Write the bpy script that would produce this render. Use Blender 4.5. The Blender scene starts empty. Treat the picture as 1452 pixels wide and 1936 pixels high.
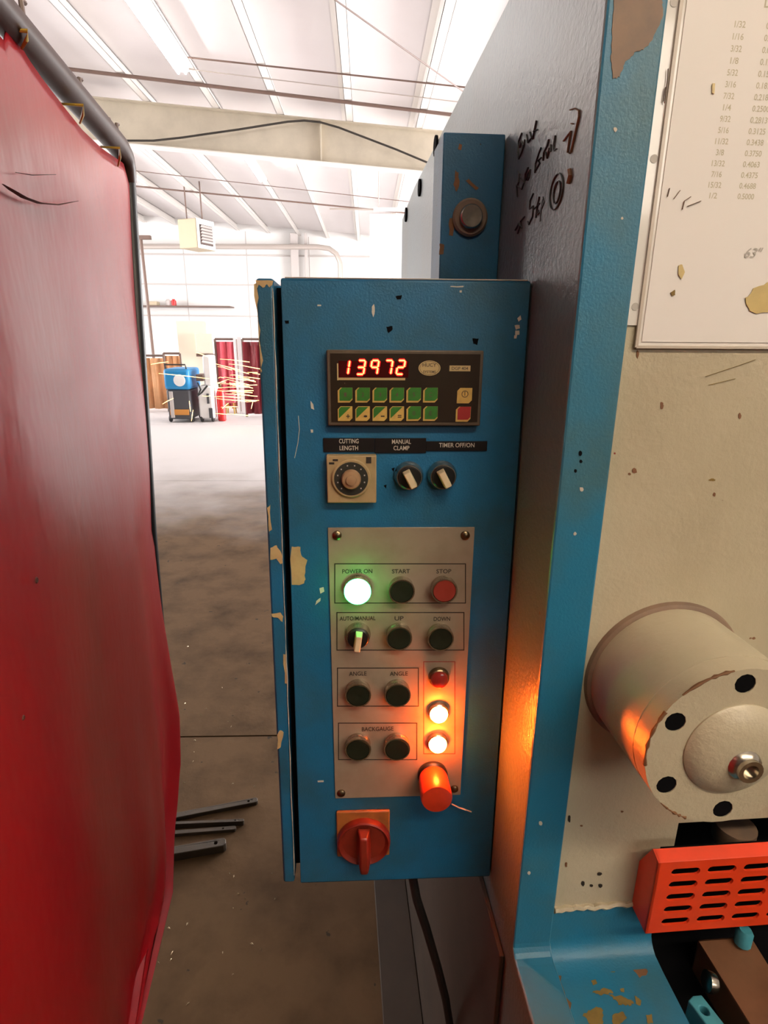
import bpy, bmesh, math, random
from mathutils import Vector, Matrix
from mathutils.geometry import tessellate_polygon
random.seed(7)
S = bpy.context.scene
COL = S.collection
R = math.radians

# ------------------------------------------------------------------ camera
F = 1076.0                     # focal length in pixels of the 1452 x 1936 frame
EYE = Vector((0, 0, 1.5))
ROT = Matrix.Rotation(R(-1.83), 3, 'Z') @ Matrix.Rotation(R(90 - 16.95), 3, 'X') @ Matrix.Rotation(R(0.42), 3, 'Z')
cd = bpy.data.cameras.new('camera'); cam = bpy.data.objects.new('camera', cd); COL.objects.link(cam)
cam.matrix_world = Matrix.Translation(EYE) @ ROT.to_4x4()
cd.sensor_fit = 'HORIZONTAL'; cd.sensor_width = 36.0; cd.lens = 36.0 * F / 1452.0
cd.clip_start = 0.02; cd.clip_end = 200
S.camera = cam

# ------------------------------------------------------------------ view, world, large lights
S.view_settings.view_transform = 'Standard'; S.view_settings.look = 'None'
S.view_settings.gamma = 1.0; S.view_settings.use_curve_mapping = False
S.view_settings.exposure = 0.18
S.cycles.max_bounces = 8; S.cycles.caustics_reflective = False; S.cycles.caustics_refractive = False
W = bpy.data.worlds.new('overcast_sky'); S.world = W; W.use_nodes = True
W.node_tree.nodes['Background'].inputs[0].default_value = (0.92, 0.95, 1.0, 1)
W.node_tree.nodes['Background'].inputs[1].default_value = 5.0
FIX_POWER = 55.0     # glow of the fluorescent tubes
def area(name, loc, rot, sx, sy, power, col):
    l = bpy.data.lights.new(name, 'AREA'); l.shape = 'RECTANGLE'; l.size = sx; l.size_y = sy
    l.energy = power; l.color = col
    o = bpy.data.objects.new(name, l); COL.objects.link(o); o.location = loc; o.rotation_euler = rot
    return o
# daylight standing in the open bay door on the right
area('daylight_side_door', (9.9, 13.0, 2.2), (0, R(90), 0), 4.2, 13.0, 3100, (1.0, 0.97, 0.95))
area('fill_light_left', (-14.1, 14.0, 3.0), (0, R(-90), 0), 2.8, 12.0, 900, (1.0, 0.97, 0.95))  # added light shining in from the left, no door known there
area('fill_light_rear', (4.5, -5.85, 3.6), (R(78), 0, 0), 5.0, 2.0, 150, (1.0, 0.90, 0.78))  # added fill for the machine front and box; no window behind it

# ------------------------------------------------------------------ pixel rays (construction aid: where a sight line meets a real plane)
def ray(px, py):
    return (ROT @ Vector(((px - 726) / F, (968 - py) / F, -1.0))).normalized()
def hit(px, py, p0, n):
    d = ray(px, py); return EYE + d * ((p0 - EYE).dot(n) / d.dot(n))
def at_y(px, py, y): return hit(px, py, Vector((0, y, 0)), Vector((0, 1, 0)))
def at_z(px, py, z=0.0): return hit(px, py, Vector((0, 0, z)), Vector((0, 0, 1)))

# ------------------------------------------------------------------ materials
MATS = {}
def mat(name, col, rough=0.5, metal=0.0, var=0.0, var_scale=8.0, var_col=None, bump=0.0, bump_scale=60.0,
        chips=None, chip_scale=40.0, chip_cut=0.72, emit=None, emit_s=0.0, spec=0.5, trans=0.0, coat=0.0, stretch=(1, 1, 1), alpha=1.0, chips2=None, bump_dist=0.002):
    m = bpy.data.materials.new(name); m.use_nodes = True
    nt = m.node_tree; b = nt.nodes['Principled BSDF']
    b.inputs['Base Color'].default_value = (*col, 1); b.inputs['Roughness'].default_value = rough
    b.inputs['Metallic'].default_value = metal; b.inputs['Specular IOR Level'].default_value = spec
    b.inputs['Coat Weight'].default_value = coat; b.inputs['Transmission Weight'].default_value = trans
    b.inputs['Alpha'].default_value = alpha
    if emit: b.inputs['Emission Color'].default_value = (*emit, 1); b.inputs['Emission Strength'].default_value = emit_s
    N, L = nt.nodes.new, nt.links.new
    tc = N('ShaderNodeTexCoord'); mp = N('ShaderNodeMapping'); L(tc.outputs['Object'], mp.inputs[0]); mp.inputs['Scale'].default_value = stretch
    colout = None
    def mix(fac, a, bcol):
        x = N('ShaderNodeMix'); x.data_type = 'RGBA'; L(fac, x.inputs[0])
        if isinstance(a, tuple): x.inputs[6].default_value = (*a, 1)
        else: L(a, x.inputs[6])
        x.inputs[7].default_value = (*bcol, 1); return x.outputs[2]
    def noise(scale, detail=6, rough_=0.6):
        n = N('ShaderNodeTexNoise'); n.inputs['Scale'].default_value = scale; n.inputs['Detail'].default_value = detail
        n.inputs['Roughness'].default_value = rough_; L(mp.outputs[0], n.inputs['Vector']); return n.outputs['Fac']
    def ramp(src, lo, hi, top=1.0):
        r = N('ShaderNodeMapRange'); L(src, r.inputs[0]); r.inputs[1].default_value = lo; r.inputs[2].default_value = hi
        r.inputs[3].default_value = 0; r.inputs[4].default_value = top; return r.outputs[0]
    cur = col
    if var > 0:
        vc = var_col or tuple(c * 0.45 for c in col)
        cur = colout = mix(ramp(noise(var_scale), 0.42, 0.72, var), cur, vc)
    if chips:
        cur = colout = mix(ramp(noise(chip_scale, 3, 0.5), chip_cut, chip_cut + 0.015), cur, chips)
    if chips2:
        cur = colout = mix(ramp(noise(chip_scale * 2.3, 2, 0.5), chip_cut + 0.01, chip_cut + 0.03), cur, chips2)
    if colout: L(colout, b.inputs['Base Color'])
    if bump > 0:
        bn = N('ShaderNodeBump'); bn.inputs['Strength'].default_value = bump; bn.inputs['Distance'].default_value = bump_dist
        L(noise(bump_scale, 4), bn.inputs['Height']); L(bn.outputs[0], b.inputs['Normal'])
    MATS[name] = m; return m

CREAM_BARE = (0.50, 0.36, 0.17)
mat('blue_paint', (0.006, 0.115, 0.25), 0.45, var=0.9, var_scale=8, var_col=(0.018, 0.075, 0.10), bump=0.25, bump_scale=500, chips=(0.42, 0.40, 0.33), chip_scale=55, chip_cut=0.765, chips2=(0.01, 0.02, 0.03))
mat('teal_paint', (0.010, 0.155, 0.285), 0.45, var=0.95, var_scale=6, var_col=(0.05, 0.12, 0.13), bump=0.2, bump_scale=400, chips=(0.03, 0.03, 0.03), chip_scale=50, chip_cut=0.77)
mat('cream_paint', (0.50, 0.445, 0.32), 0.33, var=0.5, var_scale=6, var_col=(0.36, 0.31, 0.21), bump=0.3, bump_scale=180, chips=(0.22, 0.10, 0.05), chip_scale=45, chip_cut=0.775)
mat('grey_cream_paint', (0.135, 0.195, 0.205), 0.34, coat=0.0, spec=0.7, var=0.6, var_scale=5, var_col=(0.15, 0.15, 0.12), bump=0.5, bump_scale=150, chips=(0.16, 0.09, 0.05), chip_scale=40, chip_cut=0.78)
mat('bare_primer', CREAM_BARE, 0.7, var=0.4, var_scale=60)
mat('rust', (0.20, 0.09, 0.035), 0.75, var=0.7, var_scale=40, var_col=(0.08, 0.035, 0.015))
mat('rust_grey', (0.22, 0.14, 0.09), 0.6, var=0.7, var_scale=20, var_col=(0.10, 0.08, 0.07))
mat('ochre_stain', (0.22, 0.14, 0.03), 0.7, var=0.5, var_scale=60)
mat('dark_gap', (0.004, 0.004, 0.005), 0.9, spec=0.05)  # near-black for grime spots and for shade painted into holes and gaps
mat('dark_steel', (0.055, 0.042, 0.03), 0.5, 0.4, var=0.6, var_scale=25, var_col=(0.07, 0.045, 0.025), bump=0.3, bump_scale=120)
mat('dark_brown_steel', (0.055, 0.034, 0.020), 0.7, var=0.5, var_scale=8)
mat('black_plastic', (0.008, 0.008, 0.008), 0.35)
mat('black_cap', (0.010, 0.014, 0.007), 0.45, spec=0.3)
mat('label_black', (0.008, 0.006, 0.006), 0.6, spec=0.2)
mat('readout_face', (0.022, 0.013, 0.007), 0.5, spec=0.2, var=0.5, var_scale=30, chips=(0.2, 0.16, 0.1), chip_scale=160, chip_cut=0.76)
mat('readout_frame', (0.09, 0.065, 0.04), 0.5, var=0.6, var_scale=60)
mat('display_window', (0.05, 0.002, 0.002), 0.15)
mat('led_segment', (0.9, 0.1, 0.05), 0.4, emit=(1.0, 0.20, 0.05), emit_s=6.0)
mat('led_halo', (0.4, 0.0, 0.0), 0.4, emit=(1.0, 0.008, 0.012), emit_s=0.8)  # red underlay painting the bloom around the lit segments
mat('key_green', (0.025, 0.16, 0.012), 0.5, var=0.5, var_scale=120)
mat('key_yellow', (0.55, 0.36, 0.09), 0.5, var=0.4, var_scale=120)
mat('key_red', (0.30, 0.012, 0.012), 0.5)
mat('print_cream', (0.48, 0.36, 0.16), 0.6)
mat('print_white', (0.55, 0.50, 0.42), 0.6)
mat('print_black', (0.02, 0.013, 0.008), 0.6)
mat('print_red', (0.25, 0.03, 0.02), 0.6)
mat('print_olive', (0.52, 0.48, 0.36), 0.6)
mat('marker_ink', (0.055, 0.07, 0.07), 0.6)
mat('marker_brown', (0.20, 0.11, 0.06), 0.6)
mat('plate_metal', (0.34, 0.28, 0.21), 0.45, 0.3, var=0.5, var_scale=22, var_col=(0.21, 0.155, 0.10), bump=0.1, bump_scale=90, chips=(0.06, 0.035, 0.02), chip_scale=90, chip_cut=0.765)
mat('timer_body', (0.36, 0.26, 0.13), 0.5, var=0.4, var_scale=60)
mat('timer_dial', (0.025, 0.025, 0.02), 0.4)
mat('timer_knob', (0.32, 0.20, 0.11), 0.4)
mat('chrome', (0.55, 0.50, 0.42), 0.25, 1.0, var=0.5, var_scale=200)
mat('screw_metal', (0.16, 0.12, 0.07), 0.3, 1.0)
mat('handle_ivory', (0.68, 0.57, 0.36), 0.4)
mat('stop_red', (0.25, 0.03, 0.02), 0.35)
mat('lens_red', (0.28, 0.02, 0.015), 0.15, coat=0.5)
mat('lens_green', (0.2, 0.9, 0.4), 0.3, emit=(0.035, 1.0, 0.17), emit_s=24.0)
mat('lens_amber', (0.9, 0.4, 0.05), 0.3, emit=(1.0, 0.12, 0.009), emit_s=480.0)
mat('estop_red', (0.52, 0.035, 0.010), 0.35, var=0.4, var_scale=60)
mat('switch_red', (0.20, 0.018, 0.008), 0.4, var=0.5, var_scale=50)
mat('switch_orange', (0.33, 0.11, 0.02), 0.55, var=0.6, var_scale=70, var_col=(0.12, 0.05, 0.02))
mat('guard_orange', (0.80, 0.055, 0.012), 0.4, var=0.35, var_scale=25, var_col=(0.45, 0.05, 0.015))
mat('vinyl_red', (0.42, 0.008, 0.015), 0.28, spec=0.8, var=0.4, var_scale=2.2, var_col=(0.28, 0.006, 0.010), bump=0.6, bump_scale=7, bump_dist=.006, stretch=(1, 1, .45))
nt = MATS['vinyl_red'].node_tree; tl = nt.nodes.new('ShaderNodeBsdfTranslucent'); tl.inputs[0].default_value = (.75, .03, .04, 1)
mxs = nt.nodes.new('ShaderNodeMixShader'); mxs.inputs[0].default_value = .12; nt.links.new(nt.nodes['Principled BSDF'].outputs[0], mxs.inputs[1]); nt.links.new(tl.outputs[0], mxs.inputs[2]); nt.links.new(mxs.outputs[0], nt.nodes['Material Output'].inputs[0])
mat('pipe_brown', (0.045, 0.016, 0.010), 0.4, 0.0, spec=0.3, var=0.5, var_scale=30)
mat('pipe_black', (0.008, 0.007, 0.007), 0.45)
mat('tie_yellow', (0.45, 0.28, 0.04), 0.4)
mat('dark_mark', (0.10, 0.03, 0.02), 0.6)
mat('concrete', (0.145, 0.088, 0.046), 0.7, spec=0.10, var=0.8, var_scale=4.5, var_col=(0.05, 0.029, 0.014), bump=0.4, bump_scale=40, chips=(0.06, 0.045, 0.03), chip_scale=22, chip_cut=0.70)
# daylight painted into the slab: pale out in the open bay, oily brown around the machines
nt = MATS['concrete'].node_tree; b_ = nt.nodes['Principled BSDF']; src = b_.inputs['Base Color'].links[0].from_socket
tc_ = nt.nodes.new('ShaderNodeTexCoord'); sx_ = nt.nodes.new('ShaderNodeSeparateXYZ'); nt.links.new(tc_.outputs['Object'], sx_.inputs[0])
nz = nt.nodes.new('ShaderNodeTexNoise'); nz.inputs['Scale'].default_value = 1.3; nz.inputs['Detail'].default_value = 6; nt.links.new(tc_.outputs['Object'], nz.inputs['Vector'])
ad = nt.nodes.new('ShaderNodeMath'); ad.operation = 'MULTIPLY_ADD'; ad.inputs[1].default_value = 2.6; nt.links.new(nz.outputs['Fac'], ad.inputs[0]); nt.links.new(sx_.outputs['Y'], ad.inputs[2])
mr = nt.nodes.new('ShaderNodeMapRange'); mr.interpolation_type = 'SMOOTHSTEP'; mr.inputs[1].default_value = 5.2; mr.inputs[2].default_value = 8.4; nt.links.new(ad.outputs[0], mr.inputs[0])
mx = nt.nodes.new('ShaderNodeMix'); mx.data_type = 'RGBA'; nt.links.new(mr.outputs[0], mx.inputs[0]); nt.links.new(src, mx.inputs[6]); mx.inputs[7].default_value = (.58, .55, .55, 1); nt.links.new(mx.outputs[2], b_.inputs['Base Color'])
mat('joint_dark', (0.05, 0.04, 0.03), 0.9)
mat('metal_chip', (0.75, 0.62, 0.42), 0.35, 0.7)
mat('insulation_white', (0.80, 0.76, 0.76), 0.7, var=0.25, var_scale=0.7, var_col=(0.7, 0.66, 0.64))
mat('purlin_white', (0.82, 0.78, 0.74), 0.45)
mat('beam_cream', (0.60, 0.53, 0.42), 0.5, var=0.3, var_scale=2)
mat('wall_white', (0.82, 0.80, 0.78), 0.7)
mat('trim_grey', (0.55, 0.50, 0.48), 0.6)
mat('conduit', (0.50, 0.44, 0.40), 0.4, 0.3)
mat('rod_brown', (0.16, 0.10, 0.08), 0.5)
mat('cable_dark', (0.03, 0.025, 0.02), 0.5)
mat('tube_glow', (1, 1, 1), 0.5, emit=(1.0, 0.95, 0.90), emit_s=FIX_POWER)
mat('tube_glow_warm', (1, 1, 1), 0.5, emit=(1.0, 0.83, 0.62), emit_s=44.0)
mat('fixture_white', (0.85, 0.84, 0.82), 0.4)
mat('heater_tan', (0.50, 0.41, 0.28), 0.5)
mat('heater_dark', (0.10, 0.07, 0.06), 0.5)
mat('welder_blue', (0.02, 0.25, 0.55), 0.4)
mat('welder_grey', (0.07, 0.07, 0.08), 0.5)
mat('welder_orange', (0.6, 0.25, 0.05), 0.5)
mat('white_enamel', (0.85, 0.84, 0.84), 0.4)
mat('curtain_orange', (0.85, 0.45, 0.22), 0.5, var=0.3, var_scale=3)
mat('curtain_pink', (0.78, 0.13, 0.17), 0.35, var=0.3, var_scale=3)
mat('curtain_maroon', (0.22, 0.02, 0.03), 0.4)
mat('cream_board', (0.9, 0.84, 0.70), 0.6)
mat('cylinder_red', (0.60, 0.02, 0.02), 0.35)
mat('rubber', (0.02, 0.02, 0.02), 0.6)
mat('spark_glow', (1, 0.8, 0.4), 0.5, emit=(1.0, 0.55, 0.18), emit_s=3.0)
mat('paper_white', (0.82, 0.79, 0.77), 0.6, var=0.2, var_scale=6, var_col=(0.78, 0.74, 0.66))
mat('sleeve_plastic', (0.80, 0.77, 0.74), 0.12, coat=0.6, var=0.1)
mat('sleeve_edge', (0.55, 0.49, 0.42), 0.25)
mat('stain_yellow', (0.62, 0.48, 0.20), 0.3, var=0.4, var_scale=40)
mat('punch_grey', (0.45, 0.42, 0.39), 0.5)
mat('copper_brown', (0.22, 0.10, 0.05), 0.5, 0.2, var=0.5, var_scale=14)
mat('lug_blue', (0.06, 0.30, 0.38), 0.45, var=0.3, var_scale=40)
mat('wire_white', (0.5, 0.45, 0.38), 0.5)

# ------------------------------------------------------------------ object helpers
WM = {}
def tag(o, label=None, cat=None, group=None, kind=None):
    if label: o['label'] = label
    if cat: o['category'] = cat
    if group: o['group'] = group
    if kind: o['kind'] = kind
    return o
def thing(name, M, label, cat, group=None):
    o = bpy.data.objects.new(name, None); COL.objects.link(o); o.empty_display_size = 0.05
    if isinstance(M, Vector): M = Matrix.Translation(M)
    o.matrix_world = M; WM[o.name] = M.copy()
    return tag(o, label, cat, group)
class MB:
    def __init__(s): s.v = []; s.f = []; s.m = []
    def add(s, vs, fs, mi=0):
        k = len(s.v); s.v += [Vector(v) for v in vs]; s.f += [tuple(i + k for i in f) for f in fs]; s.m += [mi] * len(fs); return s
    def box(s, lo, hi, mi=0, M=None):
        (a, b, c), (d, e, f) = lo, hi
        vs = [Vector(p) for p in ((a, b, c), (d, b, c), (d, e, c), (a, e, c), (a, b, f), (d, b, f), (d, e, f), (a, e, f))]
        if M: vs = [M @ v for v in vs]
        return s.add(vs, [(0, 3, 2, 1), (4, 5, 6, 7), (0, 1, 5, 4), (1, 2, 6, 5), (2, 3, 7, 6), (3, 0, 4, 7)], mi)
    def prism(s, pts, off, holes=(), mi=0, mi_side=None):
        """closed polygon (3-D points, planar) with holes, swept by the vector off"""
        loops = [[Vector(p) for p in pts]] + [[Vector(p) for p in h] for h in holes]
        tris = tessellate_polygon(loops); flat = [p for l in loops for p in l]; n = len(flat); off = Vector(off)
        n0 = Vector((0, 0, 0))
        l = loops[0]
        for i in range(len(l)): n0 += l[i].cross(l[(i + 1) % len(l)])
        fs = []
        for t in tris:
            a, b, c = (flat[i] for i in t)
            nn = (b - a).cross(c - a)
            t2 = t if nn.dot(off) < 0 else (t[0], t[2], t[1])
            fs.append(tuple(t2)); fs.append((t2[0] + n, t2[2] + n, t2[1] + n))
        s.add(flat + [p + off for p in flat], fs, mi)
        k = 0; side = []
        for li, l in enumerate(loops):
            m = len(l)
            ar = Vector((0, 0, 0))
            for i in range(m): ar += l[i].cross(l[(i + 1) % m])
            fl = (ar.dot(off) > 0) != (li > 0)
            for i in range(m):
                a, b = k + i, k + (i + 1) % m
                side.append((a, b, b + n, a + n) if fl else (b, a, a + n, b + n))
            k += m
        k0 = len(s.v) - 2 * n
        s.f += [tuple(i + k0 for i in f) for f in side]; s.m += [mi if mi_side is None else mi_side] * len(side)
        return s
    def lathe(s, prof, o=(0, 0, 0), ax=(0, -1, 0), n=28, mi=0):
        """profile of (radius, height) turned about the axis ax through o"""
        o, ax = Vector(o), Vector(ax).normalized()
        e1 = ax.cross(Vector((0, 0, 1)));
        if e1.length < 1e-4: e1 = ax.cross(Vector((1, 0, 0)))
        e1.normalize(); e2 = ax.cross(e1)
        vs = []; fs = []
        for r, h in prof:
            for i in range(n):
                t = 2 * math.pi * i / n; vs.append(o + ax * h + (e1 * math.cos(t) + e2 * math.sin(t)) * r)
        for j in range(len(prof) - 1):
            for i in range(n):
                a, b = j * n + i, j * n + (i + 1) % n; fs.append((a, b, b + n, a + n))
        if prof[0][0] > 1e-6: fs.append(tuple(reversed(range(n))))
        if prof[-1][0] > 1e-6: fs.append(tuple((len(prof) - 1) * n + i for i in range(n)))
        return s.add(vs, fs, mi)
    def tube(s, pts, r, n=8, mi=0, flat=1.0):
        pts = [Vector(p) for p in pts]; k = len(pts); rs = r if isinstance(r, (list, tuple)) else [r] * k
        vs = []; fs = []; e1 = None
        for i, p in enumerate(pts):
            d = (pts[min(i + 1, k - 1)] - pts[max(i - 1, 0)]).normalized()
            if e1 is None:
                e1 = d.cross(Vector((0, 0, 1)))
                if e1.length < 0.05: e1 = d.cross(Vector((1, 0, 0)))
            e1 = (e1 - d * e1.dot(d)).normalized(); e2 = d.cross(e1)
            for j in range(n):
                t = 2 * math.pi * j / n; vs.append(p + (e1 * math.cos(t) + e2 * math.sin(t) * flat) * rs[i])
        for i in range(k - 1):
            for j in range(n):
                a, b = i * n + j, i * n + (j + 1) % n; fs.append((a, b, b + n, a + n))
        fs.append(tuple(reversed(range(n)))); fs.append(tuple((k - 1) * n + j for j in range(n)))
        return s.add(vs, fs, mi)
    def build(s, name, mats, parent=None, world=False, bevel=0.0, smooth=True, kind=None, label=None, segs=2):
        vs = s.v
        wm = WM[parent.name] if parent else None
        if parent and world:
            inv = wm.inverted(); vs = [inv @ v for v in vs]
        me = bpy.data.meshes.new(name); me.from_pydata([tuple(v) for v in vs], [], s.f); me.validate(); me.update()
        for mm in (mats if isinstance(mats, (list, tuple)) else [mats]): me.materials.append(MATS[mm])
        if len(me.polygons) == len(s.m): me.polygons.foreach_set('material_index', s.m)
        o = bpy.data.objects.new(name, me); COL.objects.link(o)
        bm = bmesh.new(); bm.from_mesh(me); bmesh.ops.recalc_face_normals(bm, faces=bm.faces); bm.to_mesh(me); bm.free()
        if smooth:
            try:
                me.shade_smooth(); me.set_sharp_from_angle(angle=R(35))
            except Exception: pass
        if parent: o.parent = parent; WM[o.name] = wm
        else: WM[o.name] = Matrix.Identity(4)
        if bevel:
            b = o.modifiers.new('edge', 'BEVEL'); b.width = bevel; b.segments = segs; b.limit_method = 'ANGLE'; b.angle_limit = R(40)
        if kind: o['kind'] = kind
        if label: o['label'] = label
        return o
def text(name, body, M, width, mname, parent, height=None, spacing=1.0, line=1.0, align='CENTER', shear=0.0, thick=0.00012, bold=0.012):
    """lettering lying in the local xy plane of the frame M (parent space), fitted to the width"""
    c = bpy.data.curves.new('t', 'FONT'); c.body = body; c.align_x = align; c.align_y = 'CENTER'; c.size = 1.0
    c.space_character = spacing; c.space_line = line; c.shear = shear; c.offset = bold; c.resolution_u = 3; c.extrude = 0.0
    o = bpy.data.objects.new('t', c); me = bpy.data.meshes.new_from_object(o)
    bpy.data.objects.remove(o); bpy.data.curves.remove(c)
    xs = [v.co.x for v in me.vertices]; ys = [v.co.y for v in me.vertices]
    sx = width / (max(xs) - min(xs)); sy = sx if height is None else height / (max(ys) - min(ys))
    cx, cy = (max(xs) + min(xs)) / 2, (max(ys) + min(ys)) / 2
    for v in me.vertices: v.co = M @ Vector(((v.co.x - cx) * sx, (v.co.y - cy) * sy, thick))
    me.name = name; me.materials.clear(); me.materials.append(MATS[mname])
    t = bpy.data.objects.new(name, me); COL.objects.link(t); t.parent = parent; WM[t.name] = WM[parent.name]
    return t
def blob(pts, rough=0.25, sub=3):
    """an irregular outline through the given points"""
    out = []; n = len(pts); size = max((Vector(p) - Vector(pts[0])).length for p in pts)
    for i in range(n):
        a, b = Vector(pts[i]), Vector(pts[(i + 1) % n])
        for j in range(sub):
            p = a.lerp(b, j / sub); out.append(p + Vector((random.uniform(-1, 1), 0, random.uniform(-1, 1))) * size * rough * 0.12)
    return out

# ================================================================== THE HALL
YB = 12.4                                  # first roof beam
roof0 = at_y(525, 220, YB); roof1 = at_y(275, 195, YB); roof2 = at_y(785, 245, YB)
SL = (roof2.z - roof1.z) / (roof2.x - roof1.x)
def roof_z(x): return roof0.z + SL * (x - roof0.x)      # underside of the purlins
XL, XR, YN, YF = -14.0, 9.8, -6.0, 26.0
PD = 0.26
# floor: slabs with open joints
fl = MB().box((XL, YN, -0.12), (XR + 6, YF, -0.012)).build('floor', 'joint_dark', smooth=False); tag(fl, 'dirty brown concrete shop floor with saw-cut joints', 'floor', kind='structure')
J1 = at_z(420, 1392).y
ys = [YN, J1 - 3.9, J1, J1 + 4.2, J1 + 8.4, J1 + 12.6, YF]; xs = [XL, -5.2, 4.2, XR + 6]
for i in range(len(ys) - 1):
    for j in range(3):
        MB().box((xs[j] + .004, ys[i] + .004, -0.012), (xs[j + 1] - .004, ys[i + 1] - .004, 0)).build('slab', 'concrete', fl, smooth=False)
# ceiling skin + purlins
ce = MB().add([(XL, YN, roof_z(XL) + PD), (XR, YN, roof_z(XR) + PD), (XR, YF, roof_z(XR) + PD), (XL, YF, roof_z(XL) + PD),
               (XL, YN, roof_z(XL) + PD + .1), (XR, YN, roof_z(XR) + PD + .1), (XR, YF, roof_z(XR) + PD + .1), (XL, YF, roof_z(XL) + PD + .1)],
              [(0, 1, 2, 3), (7, 6, 5, 4), (0, 4, 5, 1), (1, 5, 6, 2), (2, 6, 7, 3), (3, 7, 4, 0)]).build('ceiling', 'insulation_white', smooth=False)
tag(ce, 'white insulated metal roof on long purlins', 'ceiling', kind='structure')
px_ = [roof1.x, at_y(405, 207, YB).x, roof0.x, at_y(655, 235, YB).x, roof2.x]
sp = (px_[4] - px_[0]) / 4
pxs = [px_[0] + sp * k for k in range(-7, 12) if XL + .3 < px_[0] + sp * k < XR - .3]
for i, x in enumerate(pxs):
    k = round((x - px_[0]) / sp); 
    if 0 <= k <= 4: x = px_[k]
    z = roof_z(x)
    m = MB()
    m.box((x - .004, YN, z), (x + .004, YF, z + PD - .012)); m.box((x - .004, YN, z), (x + .13, YF, z + .006)); m.box((x - .1, YN, z + PD - .02), (x + .004, YF, z + PD - .012)); m.box((x + .124, YN, z), (x + .13, YF, z + .03))
    m.build('purlin', 'purlin_white', ce, smooth=False)
# walls
def wall(name, lo, hi, label):
    return tag(MB().box(lo, hi).build(name, 'wall_white', smooth=False), label, 'wall', kind='structure')
wb = wall('wall_back', (XL, YF, 0), (XR, YF + .15, 8), 'white sheet-metal end wall of the shop')
MB().box((XL - .15, YN, 0), (XL, 8.0, 8)).box((XL - .15, 8.0, 4.4), (XL, 20.0, 8)).box((XL - .15, 8.0, 0), (XL, 20.0, 1.6)).box((XL - .15, 20.0, 0), (XL, YF, 8)).build('wall_left', 'wall_white', smooth=False)
tag(bpy.data.objects['wall_left'], 'white side wall on the left of the shop with a long high opening', 'wall', kind='structure')
wall('wall_front', (XL, YN - .15, 0), (XR, YN, 8), 'brown wall behind the viewpoint').data.materials[0] = MATS['dark_brown_steel']
MB().box((XR, YN, 0), (XR + .15, 6.4, 8)).box((XR, 6.4, 4.4), (XR + .15, 19.6, 8)).box((XR, 19.6, 0), (XR + .15, YF, 8)).build('wall_right', 'wall_white', smooth=False)
tag(bpy.data.objects['wall_right'], 'white side wall with a wide open bay door', 'wall', kind='structure')
for z in (2.35, 3.6, 4.75):
    MB().box((XL, YF - .08, z), (XR, YF, z + .05)).build('girt', 'trim_grey', wb, smooth=False)
for x in (-10.2, -7.6, -5.0, -2.4, .2, 2.8):
    MB().box((x, YF - .01, 0), (x + .03, YF, roof_z(x))).build('wall_seam', 'trim_grey', wb, smooth=False)
# roof beam (welded I section, deeper toward the middle)
def beam(y, label, front=True):
    a = at_y(235, 275, YB); b = at_y(805, 329, YB); s2 = (b.z - a.z) / (b.x - a.x)
    zt = lambda x: roof_z(x); zb = lambda x: a.z + s2 * (x - a.x)
    bt = thing('roof_beam', Vector((0, y, roof_z(0))), label, 'beam', 'roof beams')
    def strip(lo, hi, y0, y1):
        return MB().add([(XL, y0, lo(XL)), (XR, y0, lo(XR)), (XR, y0, hi(XR)), (XL, y0, hi(XL)), (XL, y1, lo(XL)), (XR, y1, lo(XR)), (XR, y1, hi(XR)), (XL, y1, hi(XL))],
                        [(0, 1, 2, 3), (7, 6, 5, 4), (0, 4, 5, 1), (1, 5, 6, 2), (2, 6, 7, 3), (3, 7, 4, 0)])
    strip(zb, zt, y - .006, y + .006).build('web', 'beam_cream', bt, world=True, smooth=False)
    strip(lambda x: zt(x) - .018, zt, y - .11, y + .11).build('top_flange', 'beam_cream', bt, world=True, smooth=False)
    strip(zb, lambda x: zb(x) + .02, y - .12, y + .12).build('bottom_flange', 'purlin_white', bt, world=True, smooth=False)
    for x in (at_y(607, 260, YB).x, at_y(607, 260, YB).x - 5.5, at_y(607, 260, YB).x + 5.5):
        MB().box((x - .012, y - .10, zb(x) + .02), (x + .012, y - .006, zt(x) - .03)).build('stiffener', 'beam_cream', bt, world=True, smooth=False)
    return bt
beam(YB, 'deep cream roof beam spanning the hall above the control box')
beam(-1.5, 'cream roof beam overhead behind the viewpoint')
# cable draped along the beam
pts = [(236, 266), (290, 266), (345, 260), (400, 252), (450, 245), (500, 237), (545, 230), (575, 228), (605, 231), (640, 241), (690, 260), (750, 283), (812, 309)]
tag(MB().tube([at_y(x, y, YB - .15) for x, y in pts], .018, 6).build('cable', 'cable_dark'), 'dark cable draped in a wave across the cream roof beam', 'cable')
# thin rods across the roof bays
def rod(a, b, y, r, m, name, label, cat='rod'):
    def under(px):
        yy = y
        for _ in range(40):
            t = at_y(*px, yy); yy *= (roof_z(t.x) - r - EYE.z) / (t.z - EYE.z)
        return at_y(*px, yy)
    p, q = under(a), under(b); d = (q - p)
    return tag(MB().tube([p - d * (.25 if a[0] < 340 else -.01), q + d * .25], r, 6).build(name, m), label, cat)
rod((225, 142), (855, 217), YB - 1.7, .028, 'rod_brown', 'sprinkler_pipe', 'brown pipe under the purlins just before the roof beam', 'pipe')
rod((350, 108), (860, 163), YB - 3.4, .012, 'rod_brown', 'brace_rod', 'thin brown rod crossing the near roof bay highest up')
rod((350, 130), (860, 192), YB - 2.6, .008, 'conduit', 'brace_wire', 'thin grey wire between the brown rod and brown pipe', 'wire')
rod((255, 352), (700, 396), YB + 5.0, .024, 'rod_brown', 'sprinkler_pipe', 'brown pipe under the purlins of the far bay', 'pipe')
rod((300, 328), (690, 372), YB + 3.5, .010, 'rod_brown', 'brace_rod', 'faint thin rod crossing the far roof bay', 'rod')
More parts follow.
